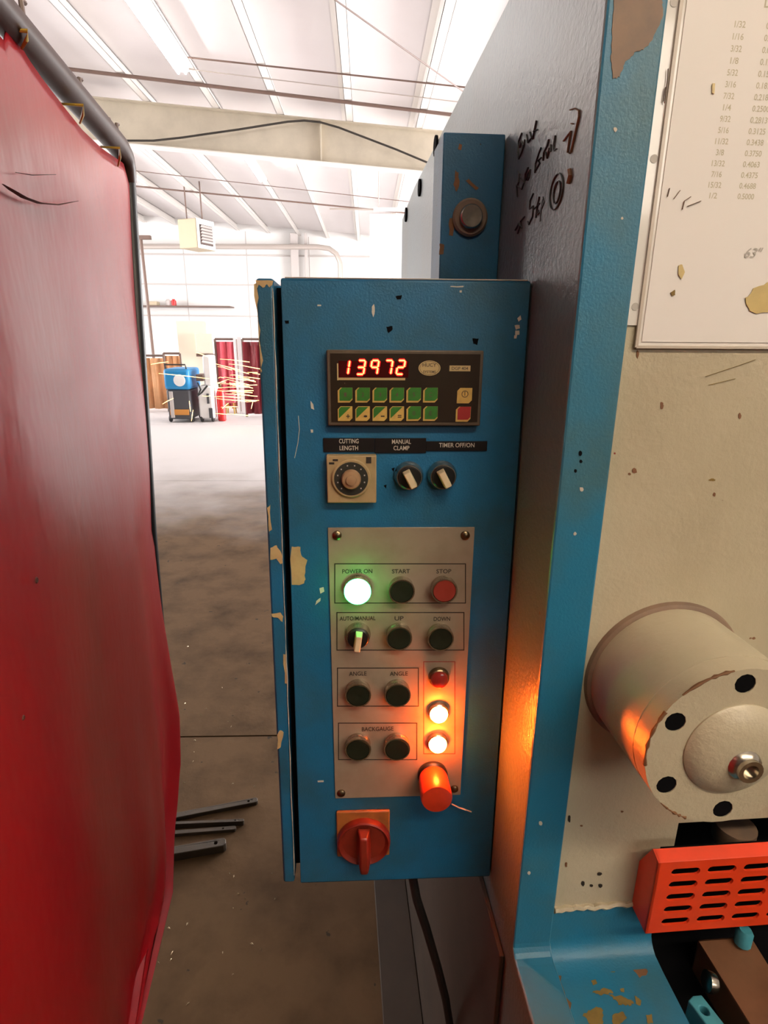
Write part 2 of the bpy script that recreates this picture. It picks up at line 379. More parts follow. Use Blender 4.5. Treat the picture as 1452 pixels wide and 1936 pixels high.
p, q = at_y(634, 0, 8.0), at_y(858, 160, 9.8)
tag(MB().tube([p + (p - q) * .3, q + (q - p) * .3], .009, 6).build('guy_wire', 'rod_brown'), 'diagonal brown wire slanting down under the near ceiling', 'wire')
# fluorescent strip fixtures
def fixture(x, y, L, label, zoff=.06):
    z = roof_z(x) - zoff
    t = thing('strip_light', Vector((x, y, z)), label, 'light', 'fluorescent strip lights')
    MB().box((-.10, 0, -.02), (.10, L, .05)).build('housing', 'fixture_white', t, bevel=.01)
    for s in (-.055, .055):
        MB().tube([(s, .04, -.045), (s, L - .04, -.045)], .02, 8).build('tube', 'tube_glow', t)
    return t
e0 = at_z(345, 130, roof0.z + .05)
fx = e0.x
fixture(fx, e0.y - 3.4, 3.4, 'glowing fluorescent strip light under the near ceiling, upper left')
fixture(fx + .15, YB + 1.2, 3.4, 'fluorescent strip light just beyond the roof beam')
fixture(fx - 4.2, YB + 1.6, 3.4, 'fluorescent strip light beyond the beam over the curtains')
fixture(fx + 4.6, YB + 1.6, 3.4, 'fluorescent strip light beyond the beam hidden by the machine')
# low-hung strip light over the working side of the machine
t = thing('strip_light', Vector((-.10, -.85, 2.85)), 'fluorescent strip light hung low in front of the machine', 'light', 'fluorescent strip lights')
MB().box((0, -.10, -.02), (2.4, .10, .05)).build('housing', 'fixture_white', t, bevel=.01)
for s_ in (-.055, .055): MB().tube([(.04, s_, -.045), (2.36, s_, -.045)], .02, 8).build('tube', 'tube_glow_warm', t)
for x_ in (.3, 2.1): MB().tube([(x_, 0, .04), (x_, 0, roof_z(-.10 + x_) + PD - 2.85)], .004, 6).build('hanger', 'conduit', t)
fixture(fx - 4.2, e0.y - 3.4, 3.4, 'fluorescent strip light above the left aisle')

# ------------------------------------------------------------------ far equipment and wall details
YW = YF - .35
# unit heater
h0, h1 = at_y(340, 470, 19), at_y(374, 415, 19); h2 = at_y(400, 468, 19)
ht = thing('unit_heater', Vector((h0.x, 19, h1.z)), 'tan unit heater hanging under the far ceiling', 'heater')
w_ = h1.x - h0.x; d_ = .75
A = [Vector((h0.x, 19, h0.z)), Vector((h1.x, 18.75, h0.z)), Vector((h1.x, 18.75, h1.z)), Vector((h0.x, 19, h1.z))]
MB().prism(A, (0.35, .75, 0)).build('casing', 'heater_tan', ht, world=True, bevel=.02)
fu = (Vector((h2.x, 19.4, 0)) - Vector((h1.x, 18.75, 0))); fu.z = 0
g0 = Vector((h1.x, 18.74, h0.z)); fl_ = fu.length; fu.normalize(); nn = Vector((fu.y, -fu.x, 0))
hh = h1.z - h0.z
MB().prism([g0 + nn * .02 + fu * .0, g0 + nn * .02 + fu * fl_, g0 + nn * .02 + fu * fl_ + Vector((0, 0, hh)), g0 + nn * .02 + Vector((0, 0, hh))], nn * .01).build('front_frame', 'white_enamel', ht, world=True)
MB().prism([g0 + nn * .035 + fu * .1 + Vector((0, 0, .1)), g0 + nn * .035 + fu * (fl_ - .1) + Vector((0, 0, .1)), g0 + nn * .035 + fu * (fl_ - .1) + Vector((0, 0, hh - .15)), g0 + nn * .035 + fu * .1 + Vector((0, 0, hh - .15))], nn * .01).build('opening', 'heater_dark', ht, world=True)
for k in range(6):
    z = .16 + k * (hh - .35) / 5.5
    q = g0 + nn * .05 + fu * .12 + Vector((0, 0, z))
    MB().prism([q, q + fu * (fl_ - .24), q + fu * (fl_ - .24) + Vector((0, 0, .05)) + nn * .05, q + Vector((0, 0, .05)) + nn * .05], nn * .01).build('louver', 'trim_grey', ht, world=True)
for dx in (.1, w_ - .05):
    MB().tube([(h0.x + dx + .1, 19.3, h1.z), (h0.x + dx + .1, 19.3, roof_z(h0.x) + PD)], .02, 6).build('hanger', 'rod_brown', ht, world=True)
# conduit with a bend on the end wall
YW2 = YW - .5
pts = [at_y(200, 466, YW2), at_y(400, 466, YW2), at_y(600, 467, YW2), at_y(622, 470, YW2), at_y(636, 480, YW2), at_y(643, 497, YW2), Vector((at_y(645, 540, YW2).x, YW2, 0))]
tag(MB().tube(pts, .10, 8).build('duct_pipe', 'conduit'), 'long grey pipe along the end wall bending downward', 'pipe')
for x0, lab in ((555, 'grey wall column behind the control box'), (577, 'slim grey conduit beside the wall column')):
    p = at_y(x0, 440, YW - .1); w = .16 if x0 < 570 else .06
    tag(MB().box((p.x - w, YW - .1, 0), (p.x + w, YW + .1, p.z)).build('wall_column', 'trim_grey', bevel=.02), lab, 'column')
p = at_y(266, 449, 20); q = at_y(274, 578, 20)
t = thing('t_post', Vector((p.x, 20, 0)), 'dark T-shaped post beside the red curtain', 'post')
MB().tube([(p.x, 20, 0), (p.x, 20, p.z)], .05, 8).build('upright', 'rod_brown', t, world=True)
MB().box((p.x - .05, 19.94, p.z - .06), (p.x + .32, 20.06, p.z + .06)).build('crossbar', 'rod_brown', t, world=True, bevel=.01)
# storage ledge on the end wall with items
p = at_y(255, 578, YW); q = at_y(440, 581, YW)
tag(MB().box((p.x, YW - .5, p.z - .05), (q.x, YW + .3, p.z)).build('wall_ledge', 'rod_brown', bevel=.01), 'thin dark ledge running along the end wall', 'shelf')
for a, b, m, lab in ((284, 300, 'heater_tan', 'tan box on the ledge by the T-post'), (315, 323, 'trim_grey', 'grey can on the ledge beside a red can'), (325, 334, 'cylinder_red', 'small red can on the ledge')):
    u, v = at_y(a, 585, YW - .2), at_y(b, 578, YW - .2)
    zz = p.z
    if b - a > 10: tag(MB().box((u.x, YW - .4, zz), (v.x, YW, zz + .16)).build('storage_box', m, bevel=.02), lab, 'box')
    else: tag(MB().lathe([(.1, 0), (.1, .2), (.06, .23), (.06, .26)], ((u.x + v.x) / 2, YW - .2, zz), (0, 0, 1), 14).build('can', m), lab, 'can')
# white hanging panel seen past the machine
p, q = at_y(699, 404, 15), at_y(766, 600, 15)
tag(MB().box((p.x, 15, q.z), (q.x + .6, 15.06, p.z)).build('wall_panel', 'white_enamel', bevel=.01), 'bright white panel hanging behind the machine frame', 'panel')
p = at_y(706, 398, 14.5)
t = thing('side_strip_light', Vector((p.x, 14.5, p.z)), 'short strip light hung at the top of the white panel', 'light')
MB().box((p.x, 14.45, p.z), (p.x + 1.4, 14.6, p.z + .06)).build('housing', 'fixture_white', t, world=True, bevel=.01)
MB().tube([(p.x - 1.0, 14.5, p.z + .02), (p.x, 14.5, p.z + .02)], .02, 6).build('conduit', 'conduit', t, world=True)
MB().tube([(p.x + .12, 14.5, p.z + .05), (p.x + .12, 14.5, roof_z(p.x) + PD)], .01, 6).build('hanger', 'conduit', t, world=True)

# welding curtains in the far bay
def screen(name, a, b, ytop, y, m, label, thick=.02, wave=.05, post=True, n=24):
    p, q = at_y(a, ytop, y), at_y(b, ytop, y)
    t = thing(name, Vector((p.x, y, 0)), label, 'curtain')
    vs = []; fs = []
    for j in range(2):
        for i in range(n + 1):
            s = i / n; x = p.x + (q.x - p.x) * s; dy = wave * math.sin(s * 17 + y) + .4 * wave * math.sin(s * 41)
            vs.append((x, y + dy, .06 if j == 0 else p.z - .05))
    for i in range(n): fs.append((i, i + 1, i + n + 2, i + n + 1))
    o = MB().add(vs, fs).build('sheet', m, t, world=True)
    sd = o.modifiers.new('th', 'SOLIDIFY'); sd.thickness = .004
    if post:
        for x in (p.x, q.x): MB().tube([(x, y, 0), (x, y, p.z)], .025, 8).build('post', 'rod_brown', t, world=True)
        MB().tube([(p.x, y, p.z), (q.x, y, p.z)], .022, 8).build('rail', 'rod_brown', t, world=True)
    return t
screen('welding_curtain', 250, 309, 672, 12.2, 'curtain_orange', 'orange welding curtain beside the large red curtain')
screen('welding_curtain', 309, 340, 668, 12.6, 'curtain_orange', 'narrow orange curtain behind the blue and grey welder', wave=.03)
screen('welding_curtain', 406, 446, 641, 12.3, 'curtain_pink', 'bright pink-red welding curtain behind the sparks')
screen('welding_curtain', 458, 520, 641, 11.4, 'curtain_maroon', 'dark maroon welding curtain next to the control box')
p, q = at_y(332, 606, 13.8), at_y(404, 790, 13.8)
tag(MB().box((p.x, 13.8, 0), (q.x, 13.9, p.z)).build('board_partition', 'cream_board', bevel=.01), 'pale cream partition behind the welding machines', 'partition')
p, q = at_y(368, 630, 13.5), at_y(404, 669, 13.5)
t = thing('wall_cabinet', Vector((p.x, 13.5, q.z)), 'cream cabinet with dark underside on the partition', 'cabinet')
MB().box((p.x, 13.5, q.z), (q.x, 13.8, p.z)).build('body', 'cream_board', t, world=True, bevel=.01)
MB().box((p.x, 13.48, q.z - .06), (q.x, 13.8, q.z)).build('bottom_rail', 'rod_brown', t, world=True)
for a, lab in ((452, 'white post between the pink and maroon curtains'), (442, 'thin white post in front of the pink curtain')):
    p = at_y(a, 636, 11.9); w = .045 if a > 445 else .02
    tag(MB().box((p.x - w, 11.9, 0), (p.x + w, 12.0, p.z)).build('screen_post', 'white_enamel', bevel=.01), lab, 'post')
# blue and grey welding machine
b0, b1 = at_z(318, 799), at_z(366, 799); y0 = b0.y
ww = b1.x - b0.x; zt = at_y(340, 697, y0).z; zm = at_y(340, 737, y0).z
t = thing('welding_machine', Vector((b0.x, y0, 0)), 'blue-topped dark grey welding machine on wheels', 'welder')
MB().box((.02, 0, .06), (ww - .02, .7, zm)).build('lower_case', 'welder_grey', t, bevel=.03)
MB().box((0, -.02, zm), (ww, .7, zt)).build('upper_case', 'welder_blue', t, bevel=.05)
MB().box((.06, -.02, .14), (ww - .06, 0, .24)).build('warning_strip', 'welder_orange', t, bevel=.004)
MB().box((ww * .16, -.03, zm - .5), (ww * .30, 0, zm - .03)).build('vent_panel', 'trim_grey', t, bevel=.004)
MB().lathe([(ww * .23, 0), (ww * .23, .01), (ww * .2, .015)], (ww * .62, -.02, zm + (zt - zm) * .45), (0, -1, 0), 20).build('badge', 'white_enamel', t)
MB().tube([(.05, .02, zt), (.05, -.02, zt + .07), (ww - .05, -.02, zt + .07), (ww - .05, .02, zt)], .014, 6).build('handle', 'rubber', t)
for x in (.03, ww - .03):
    for yy in (.08, .6):
        MB().lathe([(.055, -.02), (.065, 0), (.055, .02)], (x, yy, .065), (1, 0, 0), 14).build('wheel', 'rubber', t)
# white welding cart
c0, c1 = at_z(377, 799), at_z(404, 799); yc = c0.y; zt2 = at_y(390, 672, yc).z; cw = c1.x - c0.x
t = thing('equipment_cart', Vector((c0.x, yc, 0)), 'tall white equipment cart beside the blue welder', 'cart')
MB().box((0, .05, .06), (cw, .6, zt2 * .55)).build('lower_case', 'white_enamel', t, bevel=.03)
MB().box((cw * .45, .1, zt2 * .55), (cw, .5, zt2)).build('upper_case', 'white_enamel', t, bevel=.03)
MB().box((-.02, .08, zt2 * .62), (cw * .45, .4, zt2 * .72)).build('tray', 'rod_brown', t, bevel=.01)
MB().tube([(.02, .04, zt2 * .6), (.08, -.02, zt2 * .5), (.02, -.05, zt2 * .4), (.1, -.03, zt2 * .46), (.2, 0, zt2 * .56)], .016, 6).build('hose', 'rubber', t)
MB().box((cw * .7, .03, .08), (cw * .95, .05, .26)).build('vent_panel', 'welder_grey', t)
MB().box((cw * .62, .03, .34), (cw * .78, .05, .52)).build('meter_panel', 'welder_grey', t)
for x in (.03, cw - .03): MB().lathe([(.055, -.02), (.065, 0), (.055, .02)], (x, .1, .065), (1, 0, 0), 14).build('wheel', 'rubber', t)
g = at_z(418, 797)
t = thing('gas_cylinder', Vector((g.x, g.y + .1, 0)), 'red gas cylinder standing right of the white cart', 'cylinder')
MB().lathe([(.06, 0), (.075, .02), (.075, .50), (.05, .58), (.025, .61)], (0, 0, 0), (0, 0, 1), 18).build('bottle', 'cylinder_red', t)
MB().lathe([(.025, .61), (.03, .63), (.03, .68), (.012, .69)], (0, 0, 0), (0, 0, 1), 12).build('valve', 'screw_metal', t)
g = at_z(436, 783)
t = thing('floor_stand', Vector((g.x, g.y, 0)), 'small pinkish metal stand below the pink curtain', 'stand')
MB().box((-.11, 0, .22), (.10, .2, .40)).build('seat_box', 'curtain_pink', t, bevel=.02)
for x in (-.09, .08):
    for yy in (.02, .18): MB().tube([(x, yy, 0), (x * .8, yy, .23)], .014, 6).build('leg', 'tie_yellow', t)
# grinding sparks: thin glowing filaments flying left from behind the control box
m = MB()
for k in range(46):
    y = 9.6 + random.uniform(-.4, .4); x0 = 492 - random.uniform(0, 40) ** 1.0; yy = random.gauss(722, 24); L = random.uniform(14, 60)
    if k < 12: x0 = 470 - random.uniform(0, 70); L = random.uniform(10, 30); yy = random.gauss(735, 28)
    sl = random.uniform(-.02, .32) * (1 if yy < 735 else .3)
    a = [at_y(x0 - L * s, yy - sl * L * s + 6 * s * s * random.uniform(-.2, .5), y) for s in (0, .33, .66, 1)]
    m.tube(a, [.006, .006, .004, .002], 4)
for (x1, y1, x2, y2) in ((285, 689, 318, 684), (300, 706, 395, 716), (307, 764, 328, 753), (358, 758, 360, 778), (365, 775, 362, 796), (408, 727, 432, 717), (420, 773, 432, 762), (438, 757, 490, 757), (475, 773, 478, 760), (370, 666, 396, 676)):
    m.tube([at_y(x1, y1, 9.4), at_y((x1 + x2) / 2, (y1 + y2) / 2 - .6, 9.4), at_y(x2, y2, 9.4)], [.003, .006, .003], 4)
tag(m.build('grinding_sparks', 'spark_glow'), 'bright orange grinding sparks flying across the far bay', 'sparks', kind='stuff')

# ================================================================== RED WELDING SCREEN ON THE LEFT
YP = 1.25
ptop = at_y(233, 296, YP)
rd = ray(542, 643); rd.z = 0; rd.normalize()
sn = Vector((rd.y, -rd.x, 0))              # faces the aisle
def on_scr(px, py, off=0.0): return hit(px, py, ptop + sn * off, sn)
scr = thing('welding_screen', Vector((ptop.x, ptop.y, 0)), 'large glossy red vinyl welding screen on a dark pipe frame', 'welding screen')
# rail + bend + post
post_a, post_b = on_scr(244, 345), on_scr(284, 1000)
pdn = (post_b - post_a).normalized()
k = (0.0 - post_a.z) / pdn.z; foot = post_a + pdn * k
near = on_scr(0, 21); railp = on_scr(205, 254)
rail_dir = (railp - near).normalized()
rail_near = near - rail_dir * .9
corner = [railp, on_scr(222, 274), on_scr(234, 296), on_scr(240, 318), post_a]
MB().tube([rail_near, near, near.lerp(railp, .5)] + corner, [.020] * 5 + [.019, .017, .014], 14).build('top_rail', 'pipe_brown', scr, world=True)
foot = at_z(283, 1640); MB().tube([post_a, post_a.lerp(post_b, .5), post_b, on_scr(310, 1300, -.02), on_scr(316, 1440, -.04), foot], .0125, 12).build('end_post', 'pipe_black', scr, world=True)
nf = Vector((rail_near.x, rail_near.y, 0)); MB().tube([rail_near, nf], .0155, 12).build('near_post', 'pipe_brown', scr, world=True)
for c in (foot, nf):
    MB().tube([c + sn * .01 - rd * .02 + Vector((0, 0, .012)), c - sn * .30 + Vector((0, 0, .012))], .012, 8).build('foot_bar', 'pipe_black', scr, world=True)
# vinyl sheet
edge = [(230, 314), (240, 345), (244, 420), (251, 520), (257, 620), (264, 720), (270, 820), (279, 940), (287, 1040), (298, 1150), (312, 1260), (325, 1350), (330, 1440), (328, 1520), (318, 1610), (305, 1690), (282, 1760), (262, 1815), (251, 1870), (244, 1940)]
omax = 0.0
while on_scr(244, 1940, omax).z < .02: omax += .002
eo = [omax * max(0.0, (y - 1330) / 610.0) ** 1.3 if y > 1330 else 0.0 for x, y in edge]
ep = [on_scr(x, y, o_) for (x, y), o_ in zip(edge, eo)]
es = [((p - ptop).dot(rd), p.z) for p in ep]
def o_edge(z):
    for (p0_, o0), (p1_, o1_) in zip(zip(ep, eo), list(zip(ep, eo))[1:]):
        if p1_.z <= z <= p0_.z: return o0 + (o1_ - o0) * (p0_.z - z) / max(p0_.z - p1_.z, 1e-6)
    return 0.0 if z > .5 else eo[-1]
def s_edge(z):
    for (s0, z0), (s1, z1) in zip(es, es[1:]):
        if z1 <= z <= z0: return s0 + (s1 - s0) * (z0 - z) / max(z0 - z1, 1e-6)
    return es[0][0] if z > es[0][1] else es[-1][0]
s_near = (rail_near - ptop).dot(rd) + .02
rail_z = lambda s: near.z + (railp.z - near.z) * ((s - (near - ptop).dot(rd)) / ((railp - near).dot(rd)))
NS, NT = 130, 120
zb = .03
vs = []; fs = []
top_pts = [(0, 52), (30, 82), (48, 112), (75, 150), (110, 195), (150, 245), (185, 278), (212, 297), (226, 306)]
tp = [on_scr(x, y) for x, y in top_pts]; ts = [((p - ptop).dot(rd), p.z) for p in tp]
def z_top(s):
    if s <= ts[0][0]: return rail_z(s) - .02 - .012 * abs(math.sin(s * 16))
    for (s0, z0), (s1, z1) in zip(ts, ts[1:]):
        if s0 <= s <= s1: return z0 + (z1 - z0) * (s - s0) / (s1 - s0)
    return ts[-1][1]
for j in range(NT + 1):
    tt = j / NT
    for i in range(NS + 1):
        a = i / NS; a = 1 - (1 - a) ** 1.25
        z = None
        s = s_near + (0 - s_near) * a
        zt_ = z_top(s); z = zt_ + (zb - zt_) * tt
        sE = s_edge(z); s = s_near + (sE - s_near) * a
        zt_ = z_top(min(s, ts[-1][0])); z = zt_ + (zb - zt_) * tt
        drop = tt
        e = max(0, 1 - (sE - s) / .35)
        n = .010 * math.sin(s * 9 + 1.0 + 2.0 * tt) * drop * (1 - e) + .022 * drop ** 2 * e * math.sin((sE - s) * 42 + 1.2 + tt) * (.4 + .6 * e) + .006 * math.sin(s * 21 + tt * 5) * drop + o_edge(z)
        n += .004 * math.sin(s * 14 - tt * 11) * math.sin(tt * 7)
        p = ptop + rd * s + sn * (n + .004); vs.append(Vector((p.x, p.y, z)))
for j in range(NT):
    for i in range(NS):
        a = j * (NS + 1) + i; fs.append((a, a + 1, a + NS + 2, a + NS + 1))
o = MB().add(vs, fs).build('vinyl_sheet', 'vinyl_red', scr, world=True)
sd = o.modifiers.new('th', 'SOLIDIFY'); sd.thickness = .0015; sd.offset = -1
for v in o.data.polygons: v.use_smooth = True
for (x, y) in ((37, 66), (147, 207), (219, 288)):
    a = on_scr(x - 7, y - 9, .01); c = on_scr(x + 4, y + 26, .006)
    q = (a + c) / 2 + sn * .008
    MB().tube([a - sn * .02, a + sn * .012, q, c], [.0015, .0022, .0022, .0015], 6).build('tie', 'tie_yellow', scr, world=True)
for (x, y) in ((43, 26), (152, 168), (205, 240), (222, 250)):
    a = on_scr(x, y); MB().tube([a - Vector((0, 0, .02)), a + Vector((0, 0, .014)), a + Vector((0, 0, .016)) + rd * .012], .003, 6).build('wire_end', 'rod_brown', scr, world=True)
def dark_mark(pts, r, m='dark_mark'):
    MB().tube([on_scr(x, y, .012) for x, y in pts], r, 5, flat=.25).build('brown_stroke', m, scr, world=True)
dark_mark([(5, 348), (20, 358), (45, 373), (75, 384), (110, 387), (148, 380)], [.001, .003, .004, .004, .003, .001])  # dark brown strokes drawn across the vinyl
dark_mark([(30, 326), (60, 331), (105, 330)], [.001, .002, .001])
for (x, y, r) in ((69, 1097, .004), (44, 1357, .003)):
    a = on_scr(x, y, .012); MB().lathe([(r, 0), (r * .7, .001)], a, sn, 9).build('burn_spot', 'dark_mark', scr, world=True)

# ================================================================== STEEL BARS ON THE FLOOR
def bar(a, b, w, label, hole, z=.0, h=.03):
    p, q = at_z(*a, z + h), at_z(*b, z + h); d = (q - p); d.z = 0; L = d.length; d.normalize(); e = Vector((-d.y, d.x, 0))
    ext = .12
    t = thing('steel_bar', Vector((q.x, q.y, z)), label, 'bar', 'steel bars on the floor')
    Lt = L + ext
    def P(u, v, zz): return q - d * u + e * v + Vector((0, 0, zz - h))
    out = [(0.0, -w * .25), (w * .25, -w * .5), (Lt, -w * .5), (Lt, w * .5), (w * .25, w * .5), (0, w * .25)]
    hr = w * .2; hc = hole
    hl = [P(hc + hr * math.cos(i * .7854), hr * math.sin(i * .7854), h) for i in range(8)]
    MB().prism([P(u, v, h) for u, v in out], (0, 0, -h), [hl]).build('shank', 'dark_steel', t, world=True, bevel=.006, segs=3)
    MB().lathe([(hr * 1.05, 0), (hr * 1.05, h * .4)], P(hc, 0, .002), (0, 0, 1), 12).build('hole_floor', 'dark_gap', t, world=True)
    return t
bar((322, 1543), (487, 1511), .022, 'dark steel bar on the floor, farthest from the viewer, longest end showing', .030, h=.014)
bar((322, 1556), (461, 1550), .011, 'dark steel bar with shiny tip, second from the far end', .028, h=.018)
bar((320, 1574), (446, 1564), .015, 'flat dark steel bar, third from the far end', .04, h=.012)
bar((318, 1609), (427, 1590), .030, 'thick dark steel bar nearest the viewer on the floor', .03, h=.028)
# bright metal chips scattered on the floor
m = MB()
cs = [(431, 1365), (437, 1374), (440, 1482), (481, 1487), (482, 1537), (461, 1567), (480, 1568), (445, 1598), (437, 1607), (442, 1657), (441, 1717), (354, 1747), (319, 1755), (300, 1820), (323, 1815), (355, 1898), (348, 1480), (367, 1422), (330, 1352), (380, 1352), (340, 1395), (365, 1440), (420, 1300), (390, 1340), (520, 1700), (350, 1330), (368, 1400)]
for (x, y) in cs + [(random.uniform(300, 540), random.uniform(1200, 1920)) for _ in range(12)]:
    if x < 495 and 1498 < y < 1625: continue
    p = at_z(x, y); s = random.uniform(.002, .006); an = random.uniform(0, 6.3)
    d = Vector((math.cos(an), math.sin(an), 0)) * s; e = Vector((-d.y, d.x, 0)) * .35
    m.add([p + d, p + e + Vector((0, 0, .003)), p - d + Vector((0, 0, .001)), p - e, p + Vector((0, 0, .004))], [(0, 1, 4), (1, 2, 4), (2, 3, 4), (3, 0, 4), (3, 2, 1, 0)])
tag(m.build('metal_chips', 'metal_chip', smooth=False), 'tiny bright metal chips scattered over the brown floor', 'chips', kind='stuff')

# ================================================================== THE MACHINE (plate shear) ON THE RIGHT
A_ = R(2.7)
mu, mv = Vector((math.cos(A_), math.sin(A_), 0)), Vector((-math.sin(A_), math.cos(A_), 0))
P0 = at_y(1098, 500, .440); P0.z = 0
MM = Matrix(((mu.x, mv.x, 0, P0.x), (mu.y, mv.y, 0, P0.y), (0, 0, 1, 0), (0, 0, 0, 1)))
MI = MM.inverted()
def mf(px, py, v=0.0): return MI @ hit(px, py, P0 + mv * v, mv)       # on a plane parallel to the front, at depth v
def ms(px, py, u=0.0): return MI @ hit(px, py, P0 + mu * u, mu)       # on a plane parallel to the side plate
mach = thing('plate_shear', MM, 'large cream and blue sheet-metal shear filling the right side', 'machine')
WT = ms(835, 250).z; VBK = ms(760, 430).y; WB = ms(962, 1778).z      # top of plate, its rear edge, bench top
TH = mf(1190, 600).x
MWID = 1.15
prof = [(0, WT), (0, WB + .012)]
prof += [(-.012 + .012 * math.cos(t), WB + .012 - .012 * math.sin(t)) for t in (0.4, .8, 1.2)]
prof += [(-.014, WB), (-.32, WB), (-.32, 0.0), (VBK, 0.0), (VBK, WT - .02), (VBK - .25, WT)]
def side_plate(u0, name):
    m = MB().prism([(u0, v, w) for v, w in prof], (TH, 0, 0))
    o = m.build(name, ['grey_cream_paint', 'teal_paint'], mach, smooth=False, bevel=.002)
    for p in o.data.polygons:
        if abs(p.normal.x) < .5 and (p.normal.y < -.3 or (p.normal.z > .3 and p.center.z < 1.2)): p.material_index = 1
    return o
side_plate(0, 'side_plate'); side_plate(MWID, 'side_plate')
for x, y in ((826, 276), (795, 355), (769, 406)):
    c = ms(x, y); MB().lathe([(.016, 0), (.016, .004)], c, (-1, 0, 0), 14).build('bolt_hole', 'dark_gap', mach)
# front panel with the opening beneath the cylinder
VP_ = .008
pb = mf(1036, 1722, VP_); pn = mf(1283, 1556, VP_)
panel_pts = [(TH, VP_, WT), (TH, VP_, pb.z), (pn.x, VP_, pb.z), (pn.x, VP_, pn.z), (MWID, VP_, pn.z), (MWID, VP_, WT)]
MB().prism(panel_pts, (0, .02, 0)).build('front_panel', 'cream_paint', mach, smooth=False)
MB().box((TH, .25, WB - .25), (MWID, .26, WT)).build('interior_shade', 'dark_gap', mach, smooth=False)  # near-black backing, paints in the shade inside the machine
# weld bead along the panel foot
m = MB(); m.tube([(TH + .002 + k * .004, VP_ - .001 + random.uniform(-.001, .001), pb.z + .003 + random.uniform(-.0015, .0015)) for k in range(int((pn.x - TH) / .004))], .0035, 6)
m.build('weld_bead', 'cream_paint', mach)
# blue riser, fillet and bed
bed_z = WB - .014
ul0, ul1 = MI @ at_z(1236, 1800, bed_z), MI @ at_z(1300, 1936, bed_z)
UB = (ul0.x + ul1.x) / 2
fil = [(VP_ + .012, pb.z), (VP_, pb.z - .001), (VP_ - .001, bed_z + .022)]
fil += [(VP_ - .001 - .020 + .020 * math.cos(t), bed_z + .020 - .020 * math.sin(t)) for t in (.3, .6, .9, 1.2)]
fil += [(VP_ - .03, bed_z), (-.318, bed_z), (-.318, bed_z - .07), (VP_ + .012, bed_z - .07)]
MB().prism([(TH + .0005, v, w) for v, w in fil], (UB - TH, 0, 0)).build('bed', 'teal_paint', mach, smooth=True)
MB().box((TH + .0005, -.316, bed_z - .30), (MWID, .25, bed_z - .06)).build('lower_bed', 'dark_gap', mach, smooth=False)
MB().box((TH + .0005, -.318, .05), (MWID, -.29, bed_z - .06)).build('front_apron', 'teal_paint', mach, bevel=.004)
def spot(x, y, rx, ry): return [(x + rx * math.cos(t * .785) * random.uniform(.7, 1.1), y + ry * math.sin(t * .785) * random.uniform(.7, 1.1)) for t in range(8)]
def bed_patch(pxl, m):
    pts = [MI @ at_z(x, y, bed_z) for x, y in pxl]; out = []
    n = len(pts); sz = max((p - pts[0]).length for p in pts)
    for i in range(n):
        a, b = pts[i], pts[(i + 1) % n]
        for j in range(6):
            p = a.lerp(b, j / 6); out.append(p + Vector((random.uniform(-1, 1), random.uniform(-1, 1), 0)) * sz * .045)
    MB().prism([Vector((p.x, p.y, bed_z)) for p in out], (0, 0, .0004)).build('bare_patch', m, mach, smooth=False)
bed_patch([(1102, 1920), (1122, 1905), (1138, 1905), (1140, 1934), (1120, 1940)], 'ochre_stain')
bed_patch([(1158, 1920), (1178, 1912), (1184, 1925), (1168, 1940), (1158, 1938)], 'ochre_stain')
bed_patch([(1150, 1880), (1175, 1885), (1198, 1892), (1192, 1902), (1170, 1898)], 'ochre_stain')
bed_patch([(1120, 1876), (1145, 1868), (1160, 1876), (1140, 1882)], 'ochre_stain')
bed_patch([(1118, 1854), (1126, 1852), (1129, 1860), (1121, 1863)], 'ochre_stain')
bed_patch([(1152, 1831), (1166, 1833), (1162, 1839), (1154, 1838)], 'ochre_stain')
bed_patch([(1200, 1882), (1212, 1892), (1210, 1902), (1202, 1898)], 'ochre_stain')
bed_patch([(1172, 1870), (1180, 1868), (1180, 1876), (1174, 1876)], 'ochre_stain')
bed_patch([(1195, 1830), (1222, 1828), (1225, 1842), (1208, 1848)], 'rust')
bed_patch([(1040, 1822), (1052, 1822), (1078, 1900), (1082, 1936), (1068, 1936)], 'rust')
bed_patch([(1222, 1920), (1232, 1918), (1234, 1934), (1224, 1936)], 'ochre_stain')
# brown support arm, lug and ring in the bed gap
zr = bed_z - .015
a0, a1 = MI @ at_z(1310, 1762, zr), MI @ at_z(1418, 1936, zr); b0_, b1_ = MI @ at_z(1415, 1762, zr), MI @ at_z(1500, 1900, zr)
la_ = lambda p, q, v: (p.x + (q.x - p.x) * (v - p.y) / (q.y - p.y), v, zr)
MB().prism([la_(a0, a1, .02), la_(a0, a1, -.285), la_(b0_, b1_, -.285), la_(b0_, b1_, .02)], (0, 0, -.09)).build('support_arm', 'copper_brown', mach, bevel=.003)
c = MI @ at_z(1362, 1856, zr - .002)
MB().lathe([(.006, 0), (.0095, .0005), (.0105, .004), (.0105, .009), (.006, .010)], c - Vector((.006, 0, .002)), (-1, .2, .25), 18).build('shaft_collar', 'chrome', mach)
zl = bed_z + .004
c0_ = MI @ at_z(1332, 1910, zl); dv = (MI @ at_z(1352, 1936, zl)) - c0_; dv.normalize(); du = Vector((-dv.y, dv.x, 0))
o1 = [c0_ - dv * .012 + du * .0085, c0_ - dv * .014, c0_ - dv * .012 - du * .0085, c0_ + dv * .09 - du * .0085, c0_ + dv * .09 + du * .0085]
lug = MB().prism(o1, (0, 0, -.066), [[c0_ + Vector((math.cos(t * .524), math.sin(t * .524), 0)) * .0045 for t in range(12)]]).build('lug', 'lug_blue', mach, bevel=.001)
MB().lathe([(.0046, 0), (.0046, .012)], c0_ - Vector((0, 0, .026)), (0, 0, 1), 12).build('lug_screw', 'dark_steel', lug)
c = MI @ at_z(1408, 1763, bed_z + .005)
